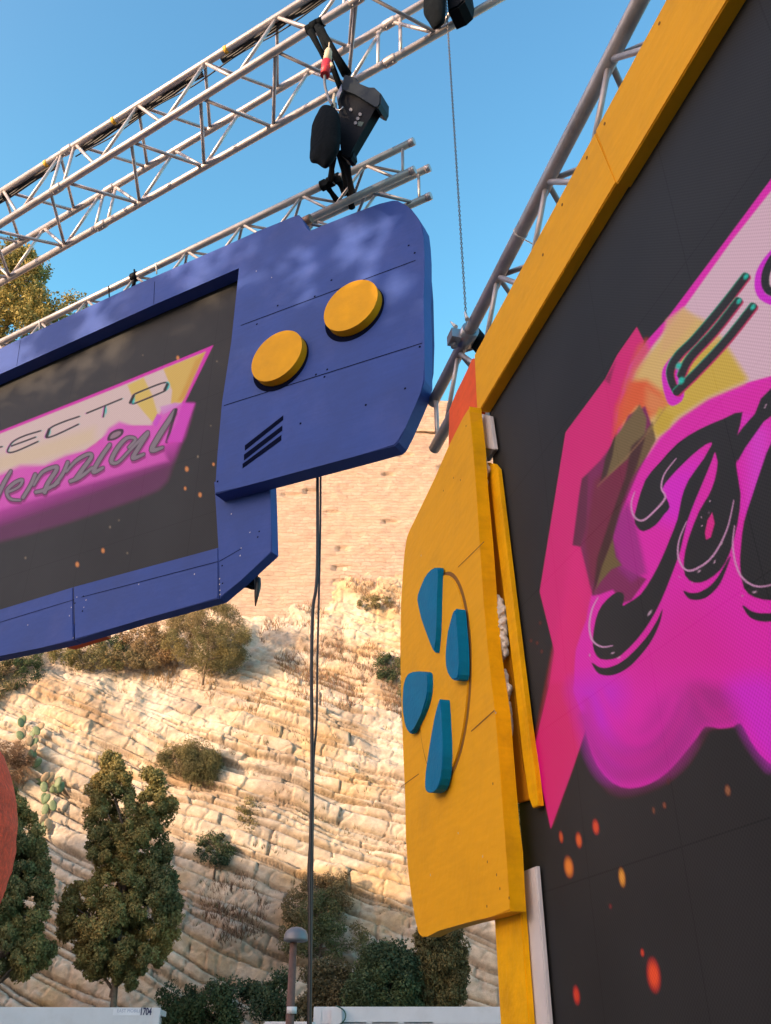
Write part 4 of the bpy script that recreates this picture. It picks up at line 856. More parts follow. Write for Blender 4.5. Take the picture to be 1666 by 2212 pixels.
    c.poly(d6([(740, 250), (860, 250), (960, 330), (1000, 400), (880, 500), (800, 430), (700, 560), (640, 620), (660, 420)]), (212, 84, 48), 8, .95)
    c.poly(d6([(860, 300), (1000, 380), (960, 440), (890, 470), (850, 420)]), (210, 130, 80), 8, .8)
    c.poly(d6([(700, 300), (740, 180), (800, 30), (860, -20), (880, 60), (800, 200), (740, 320)]), (204, 92, 64), 7, .7)
    # dim translucent shards
    c.poly(d6([(440, 890), (560, 770), (690, 600), (740, 480), (850, 420), (900, 560), (880, 700), (800, 860), (740, 1000), (640, 1260), (700, 1460), (770, 1500), (860, 1540), (760, 1680), (700, 1700), (640, 1610), (560, 1640), (510, 1650), (430, 1330), (380, 1320), (420, 1000)]), (122, 30, 84), 2.5)
    c.poly(d6([(380, 1320), (440, 890), (480, 860), (470, 1200), (430, 1330)]), (92, 26, 62), 2, .8)
    c.poly(d6([(520, 900), (780, 680), (700, 1000), (620, 1300), (560, 1500), (500, 1580), (455, 1300)]), (112, 28, 58), 6, .8)
    c.poly(d6([(640, 1180), (740, 1040), (790, 1180), (860, 1500), (760, 1560), (680, 1480), (640, 1360)]), (140, 36, 116), 6, .8)
    c.poly(d6([(815, 408), (860, 500), (850, 600), (740, 760), (600, 880), (640, 640), (700, 560)]), (112, 92, 62), 2.5)
    c.poly(d6([(900, 520), (920, 640), (850, 760), (750, 900), (800, 700), (860, 570)]), (108, 84, 58), 2.5)
    c.poly(d6([(660, 600), (640, 740), (600, 870), (560, 910), (590, 760)]), (70, 50, 44), 2)
    c.poly(d6([(860, 590), (800, 800), (700, 1050), (640, 1280), (560, 1520), (520, 1610), (510, 1640), (540, 1400), (620, 1160), (720, 880), (760, 680)]), (72, 44, 42), 3)
    c.poly(d6([(640, 1280), (660, 1400), (700, 1450), (630, 1480), (560, 1560), (530, 1610), (570, 1460)]), (106, 86, 54), 2)
    c.poly(d6([(940, 430), (1030, 480), (1010, 560), (930, 620), (900, 560)]), (190, 156, 56), 4, .9)
    c.stroke(d6([(980, 430), (860, 600), (700, 780), (540, 940)]), 1.3, (150, 110, 80), 2, .6)
    c.poly(d6([(590, 250), (660, 130), (640, 200), (620, 280)]), (120, 18, 70), 3, .8)
    # lettering of the word below: big script strokes
    K = lambda P, r, **k: c.stroke(d6(P), r, INK, 1.1, **k)
    c.poly(d6([(1482, 458), (1440, 640), (1455, 760), (1300, 720), (1280, 655), (1200, 700), (1100, 790), (1010, 885), (960, 960), (985, 1010), (1010, 1075), (975, 1120), (920, 1190), (840, 1232), (795, 1200), (780, 1150), (795, 1070), (850, 900), (940, 790), (1060, 660), (1200, 570), (1360, 500)]), INK, 1.4, k=2)
    c.poly(d6([(1290, 655), (1230, 760), (1130, 900), (1085, 1020), (1060, 1150), (1010, 1280), (960, 1400), (900, 1520), (820, 1640), (730, 1700), (705, 1710), (715, 1650), (690, 1625), (640, 1640), (570, 1710), (530, 1800), (510, 1930), (520, 2010), (560, 2060), (640, 2060), (700, 2030), (800, 1930), (880, 1820), (950, 1690), (1020, 1520), (1080, 1350), (1120, 1180), (1180, 1020), (1260, 830), (1310, 690)]), INK, 1.4, k=2)
    c.poly(d6([(1310, 690), (1460, 640), (1440, 800), (1470, 990), (1450, 1180), (1400, 1370), (1340, 1480), (1250, 1550), (1170, 1565), (1110, 1520), (1100, 1420), (1130, 1280), (1200, 1100), (1260, 1000), (1300, 900), (1320, 780)]), INK, 1.4, k=2)
    c.poly(d6([(1285, 1110), (1300, 1180), (1275, 1270), (1245, 1285), (1238, 1240), (1255, 1160)]), (206, 34, 130), 1.2)
    c.poly(d6([(1410, 660), (1480, 560), (1560, 470), (1600, 370), (1680, 290), (1760, 300), (1760, 420), (1620, 520), (1500, 690), (1450, 780)]), INK, 1.4)
    c.poly(d6([(1780, 560), (1666, 660), (1610, 800), (1540, 1010), (1490, 1170), (1470, 1330), (1465, 1460), (1490, 1600), (1560, 1660), (1680, 1680), (1800, 1660)]), INK, 1.4, k=2)
    # swashes below each stroke
    for P, r in (([(505, 2085), (560, 2135), (640, 2135), (740, 2080), (860, 1950), (930, 1830), (962, 1740)], [.5, 5, 6.5, 6.5, 5, 3, .5]), ([(1102, 1620), (1150, 1652), (1230, 1640), (1320, 1560), (1400, 1400)], [1, 5, 6, 4.5, 1]), ([(1485, 1715), (1540, 1770), (1620, 1790), (1760, 1780)], [1, 5, 6.5, 6])):
        c.stroke(d6(P), [q * 1.45 for q in r], INK, 1.2)
    for P in ([(545, 1660), (505, 1740), (488, 1850), (510, 1940), (570, 1980), (640, 1972)], [(783, 975), (760, 1050), (775, 1130), (830, 1162), (900, 1110), (980, 1015), (955, 950), (975, 860), (1050, 760)], [(1118, 1168), (1070, 1290), (1065, 1400), (1110, 1478), (1180, 1475), (1290, 1390), (1380, 1220), (1425, 1030)], [(1430, 1195), (1418, 1330), (1450, 1480), (1510, 1560), (1600, 1590), (1740, 1560)]):
        c.stroke(d6(P), [1.0, 1.9, 2.2, 1.9, 1.0], (196, 140, 176), .9, .9)
    for x, y, rx, ry, ro in ((880, 1760, 7, 20, .6), (640, 2020, 12, 4, -.4), (680, 2050, 12, 4, -.4), (1200, 1490, 5, 12, .9), (1345, 1310, 4, 10, .5), (1300, 1430, 4, 12, .5), (1270, 1035, 4, 6, .4), (1218, 1195, 4, 6, .4), (1262, 1110, 3, 5, 0), (1215, 1140, 3, 5, 0), (1560, 1625, 14, 6, -.3), (490, 2035, 4, 9, 0), (1155, 1565, 4, 4, 0), (1072, 1528, 4, 4, 0), (1480, 1650, 5, 6, 0), (1630, 420, 3, 16, .5)):
        q = d6([(x, y)])[0]; c.blob(q[0], q[1], rx * .42, ry * .42, (190, 150, 172), .8, ro)
    # the letter E of the line above and its neighbour, with coloured fringes
    off = (0, 0)
    c.poly([(1458, 768), (1438, 786), (1430, 806), (1432, 835), (1438, 858), (1446, 874), (1460, 875), (1478, 856), (1474, 800)], (204, 36, 176), 1.5, k=3)
    for P in ([(1612, 597), (1560, 664), (1502, 732), (1466, 768), (1449, 800), (1452, 826), (1462, 847)], [(1596, 650), (1545, 715), (1490, 775), (1472, 812)], [(1628, 662), (1570, 735), (1510, 800), (1462, 847)]):
        c.stroke([(x + 3.5, y + 2.5) for x, y in P], 7.2, (180, 40, 90), 1.2); c.stroke([(x - 3, y - 2.5) for x, y in P], 6.6, (14, 128, 104), 1.2)
        c.stroke(P, 7.8, INK, 1)
    for x, y in ((1612, 597), (1597, 650), (1627, 663)): c.blob(x, y, 5, 8, (20, 176, 160), .9, .6)
    c.blob(1466, 790, 6, 10, (10, 176, 160), .95, .5); c.blob(1472, 822, 7, 9, (10, 176, 160), .95, .5)
    c.stroke([(1700, 520), (1660, 560), (1640, 600), (1648, 640), (1700, 660)], 9, (200, 30, 190), 1.5); c.stroke([(1710, 520), (1672, 556), (1654, 596), (1662, 628), (1710, 640)], 9, INK, 1.2)
    for x, y, rx, ry, cl_ in ((530, 935, 22, 50, (212, 74, 48)), (420, 1020, 20, 50, (214, 92, 46)), (305, 1000, 14, 40, (190, 80, 46)), (355, 1195, 30, 68, (222, 120, 52)), (700, 1262, 22, 62, (216, 138, 58)), (905, 828, 10, 24, (120, 74, 56)), (975, 795, 13, 24, (124, 70, 54)), (1385, 698, 20, 38, (140, 88, 64)), (625, 1450, 12, 20, (110, 44, 44)), (832, 1750, 12, 28, (196, 66, 44)), (905, 1895, 42, 108, (226, 76, 42)), (405, 2025, 22, 62, (200, 62, 42)), (1000, 640, 10, 30, (80, 40, 36)), (100, 1540 - 1475, 0.1, .1, (0, 0, 0))):
        q = d9([(x, y)])[0]; c.blob(q[0], q[1], rx / 3, ry / 3, cl_, .95, -.12)
    for x, y in ((110, 1940), (150, 1955), (180, 2010), (170, 1825)): q = d6([(x, y)])[0]; c.blob(q[0], q[1], 3.5, 5, (110, 62, 52), .8)
    # seams between LED cabinets
    for P in ([(1525, 1790), (1560, 1900), (1592, 2030), (1640, 2212)],): c.stroke([(1524, 1980), (1545, 2100), (1560, 2212)], .8, (44, 34, 34), 1, .7)
def e1(P): return [(x / 3, 737.3 + y / 3) for x, y in P]
def el(P): return [(x * .2929, 732 + y * .2929) for x, y in P]     # close-up of the small screen
def paint_left(c):
    c.c[:] = srgb((22, 22, 24))
    lo = el([(-260, 700), (0, 720), (660, 480), (1430, 478), (1360, 720), (1325, 790), (1290, 900), (1240, 1050), (1170, 1120), (1000, 1190), (800, 1260), (500, 1360), (200, 1450), (0, 1500), (-260, 1560)])
    c.poly(lo, (200, 62, 168), 7, 1, fade=lambda x, y: np.clip(1 - ((y - (732 + .2929 * (1190 - .36 * x / .2929))) / 75), .18, 1) ** 1.0)
    c.poly(el([(-260, 785), (0, 680), (800, 362), (1575, 45), (1360, 480), (1290, 760), (400, 1010), (-260, 1160)]), (204, 44, 160), 1.2)
    fld = el([(-260, 800), (0, 700), (800, 385), (1515, 95), (1340, 470), (1240, 560), (1150, 640), (1000, 640), (880, 640), (740, 740), (620, 830), (480, 870), (330, 940), (150, 960), (0, 1010), (-260, 1080)])
    c.poly(fld, (206, 176, 172), 1.6)
    c.poly(el([(-260, 900), (0, 860), (400, 740), (700, 650), (700, 760), (450, 860), (150, 940), (-260, 1040)]), (206, 178, 148), 10, .8)
    c.poly(el([(1205, 222), (1515, 95), (1340, 470), (1260, 480), (1270, 380)]), (206, 166, 86), 1.5)
    c.poly(el([(1060, 285), (1125, 420), (1165, 560), (1130, 620), (1060, 540), (980, 440), (940, 340)]), (206, 172, 92), 2)
    c.poly(el([(1440, 160), (1515, 95), (1360, 450), (1310, 460), (1370, 330)]), (196, 140, 60), 3, .8)
    c.poly(el([(740, 760), (800, 660), (880, 610), (980, 640), (1110, 640), (1150, 590), (1190, 530), (1290, 480), (1430, 480), (1340, 720), (1200, 780), (950, 830)]), (206, 84, 176), 4, .95)
    c.poly(el([(-260, 1150), (0, 1000), (150, 930), (330, 930), (480, 860), (640, 820), (800, 720), (900, 700), (1200, 800), (1240, 900), (600, 1080), (0, 1260), (-260, 1300)]), (206, 80, 172), 5, .9)
    c.poly(el([(1180, 500), (1290, 470), (1340, 480), (1200, 560)]), (200, 130, 190), 2, .8)
    c.poly(el([(1125, 620), (1160, 550), (1195, 575), (1150, 650)]), (196, 70, 184), 1, .9)
    # E C T O
    for P in ([(300, 678), (180, 715), (100, 755), (65, 800), (58, 835), (120, 828), (280, 757)], [(85, 790), (262, 725)], [(585, 572), (460, 615), (375, 655), (345, 700), (345, 728), (420, 705), (578, 630)], [(640, 548), (898, 442)], [(775, 498), (762, 575)], [(975, 470), (985, 420), (1020, 395), (1200, 325), (1240, 335), (1225, 375), (1180, 400), (1010, 470), (975, 478)], [(-60, 810), (15, 795)]):
        for ox, oy, cl_ in ((-9, 3, (196, 44, 180)), (9, -2, (40, 176, 176))):
            c.stroke([el([(x + ox, y + oy)])[0] for x, y in P], 1.3, cl_, .8, .55, k=4)
        c.stroke(el(P), 1.75, (52, 42, 44), .6, k=4)
    c.blob(*el([(1235, 345)])[0], 5, 9, (30, 190, 185), .9, .2); c.blob(*el([(985, 455)])[0], 3.5, 8, (30, 180, 175), .8, .2); c.blob(*el([(365, 690)])[0], 3, 8, (30, 180, 170), .8, .2); c.blob(*el([(782, 530)])[0], 2.5, 8, (30, 180, 175), .8, 0)
    c.stroke(el([(1235, 335), (1215, 375)]), 3, (24, 24, 30), .8, k=0); c.stroke(el([(960, 470), (985, 420)]), 3, (30, 24, 30), .8, k=0); c.stroke(el([(345, 722), (362, 668)]), 3, (40, 24, 36), .8, k=0)
    # script word (grey letters, dark outline)
    L = [([(-40, 1210), (30, 1060), (80, 975)], [6, 5.5, 4]), ([(150, 1190), (75, 1180), (50, 1120), (110, 1060), (165, 1040), (140, 1090), (60, 1130)], [3, 4.5, 5, 4, 3.5]),
         ([(170, 1170), (225, 1080), (260, 1000)], 5), ([(250, 1080), (310, 985), (400, 945), (420, 960), (350, 1070), (330, 1130)], [3, 5, 5, 6, 6]),
         ([(400, 1080), (460, 1000), (500, 910)], 5), ([(490, 980), (560, 900), (650, 850), (675, 870), (610, 960), (560, 1030)], [3, 5, 5, 6, 6]), ([(265, 1130), (340, 1110), (430, 1060)], [5, 5, 4]), ([(520, 1050), (590, 1020), (680, 950)], [5, 5, 4]),
         ([(810, 780), (740, 880), (690, 980), (760, 950)], [5, 6, 6, 4]), ([(950, 800), (1000, 740), (940, 730), (870, 800), (820, 900), (870, 910), (960, 820), (1090, 690), (1030, 790), (980, 880), (1060, 850)], [4, 4, 5, 6, 6, 4, 4, 5, 6, 6, 4]),
         ([(1290, 530), (1240, 610), (1170, 720), (1120, 820), (1200, 800)], [5, 6.5, 7.5, 7, 4])]
    for P, r in L:
        rr = r if isinstance(r, list) else [r, r]
        c.stroke([(x + 1, y + 6) for x, y in el(P)], [q * .75 + 1.0 for q in rr], (128, 36, 96), 1.2, .8, k=4)
    for P, r in L:
        rr = r if isinstance(r, list) else [r, r]
        c.stroke(el(P), [q * .75 + 1.6 for q in rr], (52, 30, 52), .7, k=4)
    for P, r in L:
        rr = r if isinstance(r, list) else [r, r]
        c.stroke(el(P), [q * .75 - .2 for q in rr], (128, 112, 122), .7, k=4)
    c.poly(el([(790, 745), (810, 695), (865, 665), (910, 668), (905, 705), (860, 740), (815, 752)]), (66, 40, 60), .8, k=3); c.poly(el([(812, 735), (828, 700), (868, 682), (892, 685), (885, 705), (850, 728)]), (140, 110, 124), .8, k=3)
    c.stroke(el([(1300, 520), (1230, 760)]), 3.2, (30, 26, 32), 1, .9, k=0)
    c.poly(el([(1350, 470), (1432, 482), (1370, 660), (1340, 760), (1270, 760), (1230, 760), (1300, 620)]), (202, 62, 176), 2, .95)
    for x, y, r in ((760, 1562, 13), (1366, 1103, 10), (1476, 1150, 13), (1378, 960, 14), (570, 1664, 14), (812, 1388, 8), (1460, 868, 8), (1312, 140, 12), (1575, 925, 9), (940, 1580, 7), (878, 1338, 6), (188, 1616, 8), (1600, 165, 6), (1054, 120, 5), (1555, 640, 5)):
        q = el([(x, y)])[0]; c.blob(q[0], q[1], r * .32, r * .45, (214, 134, 78) if r > 8 else (130, 112, 96), .9, -.1)

# ------------------------------------------------------------------ blue board with its screen
DB = 3.60
BL = thing('game_console_board', 'large blue game console shaped board with yellow buttons hanging under the rear truss', 'sign', PP(N1, 500, 1293, DB))
c5b = lambda x, y: (555.3 + x / 3, 737.3 + y / 3)
top_outer = [(-160, 838), (-60, 783), (33, 737), (180, 668), (300, 612), (420, 560), (520, 516), (555, 500), (600, 482), (628, 470), (645, 463), (650, 468), (656, 480), (662, 495), (668, 500), (680, 493), (700, 486), (760, 462), (820, 440), (848, 432), (858, 432), (874, 441), (889, 452), (903, 470), (912, 487), (915, 512), (917, 547)]
right_in = [(917, 600), (915, 640), (917, 737), (917, 780), (917, 820), (908, 850), (893, 885), (875, 925), (860, 954), (852, 962)]
bottom = [(770, 985), (640, 1020), (540, 1047), (463, 1067)]
inner_l = [(470, 980), (480, 868), (500, 737), (520, 575)]
scr_top = [(518, 577), (333, 658), (167, 733), (0, 808), (-160, 880)]
face = top_outer + right_in + bottom + inner_l[:-1] + scr_top[:]
dots = [c5b(455, 182), c5b(382, 215), c5b(437, 230), c5b(960, 305), c5b(705, 412), c5b(282, 532), c5b(1055, 35), (716, 605), (680, 640), (555, 700), (600, 660), (470, 1040), (883, 530), (896, 546)]
rc_ = random.Random(4)
chipb = [('chip', (rc_.uniform(490, 900), rc_.uniform(560, 940)), rc_.uniform(.003, .006)) for i in range(2)]
marks = chipb + [('line', (520, 703), (898, 562), .006), ('line', (484, 876), (912, 741), .006), ('line', (44, 735), (36, 790), .004), ('line', (332, 657), (334, 608), .004)] + [('dot', p, .008) for p in dots] + \
    [('poly', q) for q in ([(529, 962), (612, 897), (612, 907), (529, 974)], [(527, 982), (610, 919), (610, 930), (527, 995)], [(524, 1002), (608, 939), (608, 951), (524, 1012)])]
slab('face_board', N1, face, DB, .105, m_blue, BL, .006, marks, m_bseam)
# second layer behind, a little wider on the right
lay2 = [(908, 505), (914, 560), (926, 600), (929, 640), (931, 737), (929, 797), (921, 840), (911, 872), (891, 915), (866, 958), (856, 968), (830, 955), (860, 700), (880, 520)]
slab('back_layer', N1, lay2, DB + .106, .05, m_bluee, BL, .006)
# painted edges: soffit over the screen, right edge
low_pts = [(462, 1040), (583, 1040), (585, 1100), (587, 1192), (555, 1221), (520, 1254), (474, 1293), (472, 1182)]
slab('leg_board', N1, low_pts, DB + .107, .07, m_blue, BL, .005, [('line', (473, 1213), (520, 1186), .004)] + [('chip', p, .004) for p in ((521, 1184), (540, 1150), (519, 1200), (474.5, 1250), (474.5, 1262), (475, 1275), (475, 1284), (500, 1110))] + [('dot', p, .006) for p in ((560, 1148), (557, 1160), (480, 1222), (481, 1260))], m_bseam)
bot_a = [(161, 1263), (472, 1182), (472, 1293), (300, 1340), (162, 1382)]
bot_b = [(-170, 1360), (0, 1317), (158, 1273), (158, 1384), (90, 1399), (0, 1417), (-170, 1455)]
slab('lower_rail', N1, [(158.5, 1267.5)] + [(471.5, 1182.5), (471.5, 1292.5), (300, 1340), (161, 1382)], DB + .104, .075, m_blue, BL, .005, [('line', (176, 1290), (471, 1213), .004)] + [('chip', p, .004) for p in ((186, 1296), (181, 1312), (166, 1290), (300, 1262), (420, 1240))] + [('dot', p, .006) for p in ((180, 1288), (178, 1320), (162, 1303))], m_bseam)
slab('lower_rail', N1, [(-170, 1360), (0, 1317), (157, 1268), (158, 1383), (90, 1399), (0, 1417), (-170, 1455)], DB + .106, .075, m_blue, BL, .005, [('line', (-100, 1375), (174, 1291), .004), ('line', (172, 1297), (160, 1380), .006)] + [('chip', p, .004) for p in ((154, 1312), (158, 1378), (60, 1350), (150, 1330))], m_bseam)
gs, gz = SZ(N1, 540, 577, 3.712)
s_l = SZ(N1, -160, 1100, 3.712)[0]; s_rr = SZ(N1, 540, 900, 3.712)[0]
z_hi = max(SZ(N1, 515, 560, 3.712)[1], 6.6); z_lo = SZ(N1, 300, 1275, 3.712)[1]
screen('led_screen', N1, DB + .112, (s_rr, s_l), (z_lo - .12, z_hi + .06), 430, 420, paint_left, m_scrL, BL, GAIN, 1.0)
# backing behind the screen
bm = bmesh.new(); A_ = W(N1, s_rr, z_lo - .1, 3.73); B_ = W(N1, s_l, z_hi + .05, 3.73)
add_slab(bm, [W(N1, s_rr, z_lo - .1, 3.725), W(N1, s_l, z_lo - .1, 3.725), W(N1, s_l, z_hi + .03, 3.725), W(N1, s_rr, z_hi + .03, 3.725)], N1 * .05); bmfin('screen_backing', bm, m_blk, BL)
def disc(name, n, s0, z0, r, D, th, mat, parent, bevel=.01, seg=56, rz=None):
    bm = bmesh.new(); rz = rz or r
    add_slab(bm, [W(n, s0 + r * math.cos(q), z0 + rz * math.sin(q), D) for q in [2 * math.pi * i / seg for i in range(seg)]], n * th, bevel)
    return bmfin(name, bm, mat, parent)
for x, y in ((757, 661), (597, 770)):
    s0, z0 = SZ(N1, x, y, DB - .06); disc('button', N1, s0, z0 + .008, .202, DB - .06, .058, m_btn, BL, .016)
    s1, z1 = SZ(N1, x + 1.5, y + 7, DB - .002); disc('button_gap', N1, s0 + .006, z0 - .012, 0.222, DB - .0018, .0016, m_bseam, BL, 0)
# the far end of the board, beyond the left edge of the picture
e0 = s_l - .05; zt0 = SZ(N1, -160, 838, DB)[1]; zb0 = SZ(N1, -170, 1455, DB)[1] + .5; e1 = e0 + 1.25
bm = bmesh.new()
add_slab(bm, [W(N1, e0, zt0, DB - .002), W(N1, e0, zb0 + .1, DB - .002), W(N1, e0 + .5, zb0, DB - .002), W(N1, e1 - .3, zb0 + .05, DB - .002), W(N1, e1, zb0 + .4, DB - .002), W(N1, e1 + .03, (zt0 + zb0) / 2, DB - .002), W(N1, e1, zt0 - .35, DB - .002), W(N1, e1 - .3, zt0 + .02, DB - .002)], N1 * .11, .006)
bmfin('face_board', bm, m_blue, BL)
for a_, b__ in ((.34, .0), (-.34, .0), (.0, .34), (.0, -.34)): disc('directional_pad', N1, e0 + .62 + a_, (zt0 + zb0) / 2 + b__, .15, DB - .06, .056, m_btn, BL, .012)
zlb = z_lo - .16
bm = bmesh.new(); add_slab(bm, [W(N1, e0 - .28, zlb + .30, DB + .098), W(N1, e0 - .28, zlb - .28, DB + .098), W(N1, e0 + .02, zlb - .22, DB + .098), W(N1, e0 + .22, zlb + .12, DB + .098), W(N1, e0 + .22, zb0 + .4, DB + .098), W(N1, e0 - .04, zb0 + .4, DB + .098), W(N1, e0 - .04, zlb + .30, DB + .098)], N1 * .07, .005)
bmfin('leg_board', bm, m_blue, BL)
# orange strip peeping out below
os_ = slab('orange_strip', N1, [(138, 1385), (228, 1366), (228, 1374), (150, 1398), (138, 1396)], DB + .19, .05, M('deep_orange', (.62, .11, .01), .7), None, .003)
tag(os_, 'thin orange strip showing below the blue board rail', 'board')
# bracket under the leg
bk = thing('cable_bracket', 'black bracket and strap hanging under the corner of the blue board', 'bracket', PP(N1, 545, 1290, DB + .2))
f_ = lambda x, y: (488.1 + x / 12.29, 1192.8 + y / 12.29)
tube('arm', [PP(N1, *f_(x, y), DB + .22) for x, y in crs([(330, 900), (560, 900), (720, 950), (850, 900), (830, 720), (740, 500)], 4, False)], .012, m_blk, bk)
tube('strap', [PP(N1, *f_(x, y), DB + .21) for x, y in ((840, 700), (850, 900), (815, 1150), (785, 1430))], [.02, .02, .014, .003], m_cab, bk)
slab('plate', N1, [f_(430, 880), f_(700, 580), f_(800, 640), f_(840, 800), f_(760, 960)], DB + .24, .03, m_blk, bk)

# cables hanging from the board
def hang(name, label, P, D, r):
    pts = [PP(N1, x, y, D) for x, y in crs(P, 6, False)]; last = Vector(pts[-1]); pts.append(Vector((last.x, last.y, .02)))
    return tag(tube(name, pts, r, m_cab, None, 8), label, 'cable', 'black cables hanging down from the blue board')
hang('hanging_cable', 'thickest black cable hanging left of the others from the blue board', [(686, 1010), (686, 1200), (683, 1270), (676, 1320), (673, 1450), (674, 1560), (674, 1700), (670, 1900), (670, 2100), (668, 2230)], 3.76, .0095)
hang('hanging_cable', 'thin black cable hanging right of the thick one from the blue board', [(693, 1010), (692, 1150), (689, 1290), (686, 1420), (684, 1560), (678, 1640), (676, 1760), (674, 1950), (672, 2100), (671, 2230)], 3.78, .0060)
hang('hanging_cable', 'slack thin cable bowing left near the lamp head', [(676, 1760), (668, 1840), (666, 1900), (670, 2000), (667, 2100), (665, 2230)], 3.77, .0045)

# ------------------------------------------------------------------ yellow cabinet and large screen
DS = 1.30
YC = thing('yellow_console_frame', 'giant yellow console shaped frame with a side board, around the large screen', 'frame', (PP(N2, 1110, 2212, 1.25).x, PP(N2, 1110, 2212, 1.25).y, 0))
# top beam in two lengths
zA = SZ(N2, 1036, 887, 1.25)[1]; zT = SZ(N2, 1025, 767, 1.25)[1]; sL = SZ(N2, 1030, 800, 1.25)[0]
z1_ = zA; sJ = SZ(N2, 1312, 420, 1.25)[0]; s_near = -1.6
bm = bmesh.new()
add_slab(bm, [W(N2, SZ(N2, 1036, 887, 1.25)[0], zA, 1.25), W(N2, SZ(N2, 1030, 879, 1.25)[0], zA + .02, 1.25), W(N2, SZ(N2, 1025, 767, 1.25)[0], zT, 1.25), W(N2, sJ + .001, zT, 1.25), W(N2, sJ - .06, zA, 1.25)], N2 * .05, .004)
bmfin('top_beam', bm, m_yel, YC)
bm = bmesh.new(); add_slab(bm, [W(N2, sJ - .062, zA - .012, 1.2495), W(N2, sJ - .001, zT + .003, 1.2495), W(N2, s_near, zT + .003, 1.2495), W(N2, s_near, zA - .012, 1.2495)], N2 * .05, .004)
for x, y in ((940, 150), (585, 800), (470, 1020), (310, 1325), (185, 1650)):
    px, py = c3(x, y); s_, z_ = SZ(N2, px, py, 1.247)
bmfin('top_beam', bm, m_yel, YC)
bm = bmesh.new()
for x, y in ((940, 150), (585, 800), (470, 1020), (310, 1325), (185, 1650)):
    p = PP(N2, *c3(x, y), 1.2475); add_tube(bm, [p, p + N2 * .002], .006, 8)
bmfin('screw_head', bm, m_yseam, YC)
# orange board behind the corner
g5 = lambda x, y: (894.8 + x / 5.1, 596.6 + y / 5.1)
slab('orange_board', N2, [g5(640, 905), g5(700, 905), g5(720, 1490), g5(620, 1700), g5(440, 2000), g5(378, 1900), g5(385, 1480), g5(420, 1390), g5(470, 1270), g5(530, 1150), g5(585, 1035)], 1.262, .03, m_org, YC, .003)
# side board
DW = 1.19
wing = [(1013, 880), (1000, 903), (984, 935), (968, 967), (952, 1004), (940, 1032), (928, 1057), (905, 1105), (884, 1148), (879, 1160), (874, 1190), (871, 1230), (866, 1304), (865, 1390), (866, 1475), (869, 1560), (872, 1640), (875, 1708), (877, 1808), (881, 1870), (888, 1930), (897, 1985), (904, 2018), (910, 2024), (922, 2024), (950, 2010), (1010, 1993), (1060, 1981), (1102, 1968), (1099, 1920), (1093, 1840), (1088, 1775), (1078, 1640), (1069, 1538), (1055, 1475 - 60), (1045, 1304), (1036, 1170), (1028, 1050), (1022, 970), (1015, 890)]
wm = [('chip', p, .004) for p in ((1043, 1850), (1068, 1536), (1071, 1540), (910, 1200), (990, 1800), (930, 1890))] + [('line', (1046, 1170), (990, 1225), .004), ('line', (1068, 1535), (1018, 1580), .005), ('line', (905, 1672), (866, 1700), .004)] + [('dot', p, .005) for p in ((1007, 920), (980, 1032), (995, 1037), (958, 1060), (1065, 1693), (1053, 1862), (1073, 1890), (1080, 1920), (1100, 1940), (1052, 1958))]
wb = slab('side_board', N2, wing, DW, .056, m_yel, YC, .005, wm, m_yseam)
# bright near edge of the side board: its own painted strip, slightly ragged
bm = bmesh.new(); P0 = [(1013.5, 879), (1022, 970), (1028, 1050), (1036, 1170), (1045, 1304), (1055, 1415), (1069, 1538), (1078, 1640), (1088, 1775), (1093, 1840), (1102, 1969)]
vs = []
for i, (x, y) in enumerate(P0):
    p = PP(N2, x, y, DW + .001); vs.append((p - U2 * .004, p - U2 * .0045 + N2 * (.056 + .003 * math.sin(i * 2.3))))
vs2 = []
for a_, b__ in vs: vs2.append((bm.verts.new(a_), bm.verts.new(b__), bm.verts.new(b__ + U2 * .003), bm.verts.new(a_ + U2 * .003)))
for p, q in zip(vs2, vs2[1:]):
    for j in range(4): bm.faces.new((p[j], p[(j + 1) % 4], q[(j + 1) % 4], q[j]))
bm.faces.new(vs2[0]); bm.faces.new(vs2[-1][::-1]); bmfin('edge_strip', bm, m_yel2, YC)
# dial and four teal pads
DD = DW - .009
zt_ = SZ(N2, 962, 1232, DD)[1]; zb_ = SZ(N2, 948, 1690, DD)[1]; sl_ = SZ(N2, 903, 1470, DD)[0]; sr_ = SZ(N2, 1012, 1450, DD)[0]
sc0 = (sl_ + sr_) / 2; zc0 = (zt_ + zb_) / 2; ra = abs(sl_ - sr_) / 2; rb = abs(zt_ - zb_) / 2
disc('dial_groove', N2, sc0, zc0, ra * 1.075, DW - .0012, .0011, m_yseam, YC, 0, rz=rb * 1.035)
disc('dial', N2, sc0, zc0, ra, DD, .0078, m_yel, YC, .004, rz=rb)
h5 = lambda P: [(555.3 + x / 3, 737.3 + y / 3) for x, y in P]
h8 = lambda P: [(555.3 + x / 3, 1475 + y / 3) for x, y in P]
pad1 = h5([(1172, 1466), (1128, 1482), (1085, 1535), (1040, 1640), (1043, 1720), (1090, 1870), (1140, 1998), (1150, 2002), (1162, 1860), (1166, 1700), (1172, 1520)])
pad2 = h5([(1285, 1735), (1270, 1760), (1238, 1880), (1222, 1980), (1222, 2110), (1250, 2185), (1290, 2195), (1306, 2160), (1306, 2000), (1296, 1860)])
pad3 = h8([(960, -30), (975, -50), (1010, -70), (1090, -72), (1106, -40), (1104, 60), (1080, 160), (1040, 250), (1000, 322), (975, 318), (952, 250), (944, 120), (946, 30)])
pad4 = h8([(1184, 112), (1178, 118), (1150, 230), (1125, 370), (1102, 520), (1088, 640), (1094, 702), (1125, 712), (1165, 690), (1190, 620), (1204, 480), (1200, 300), (1190, 125)])
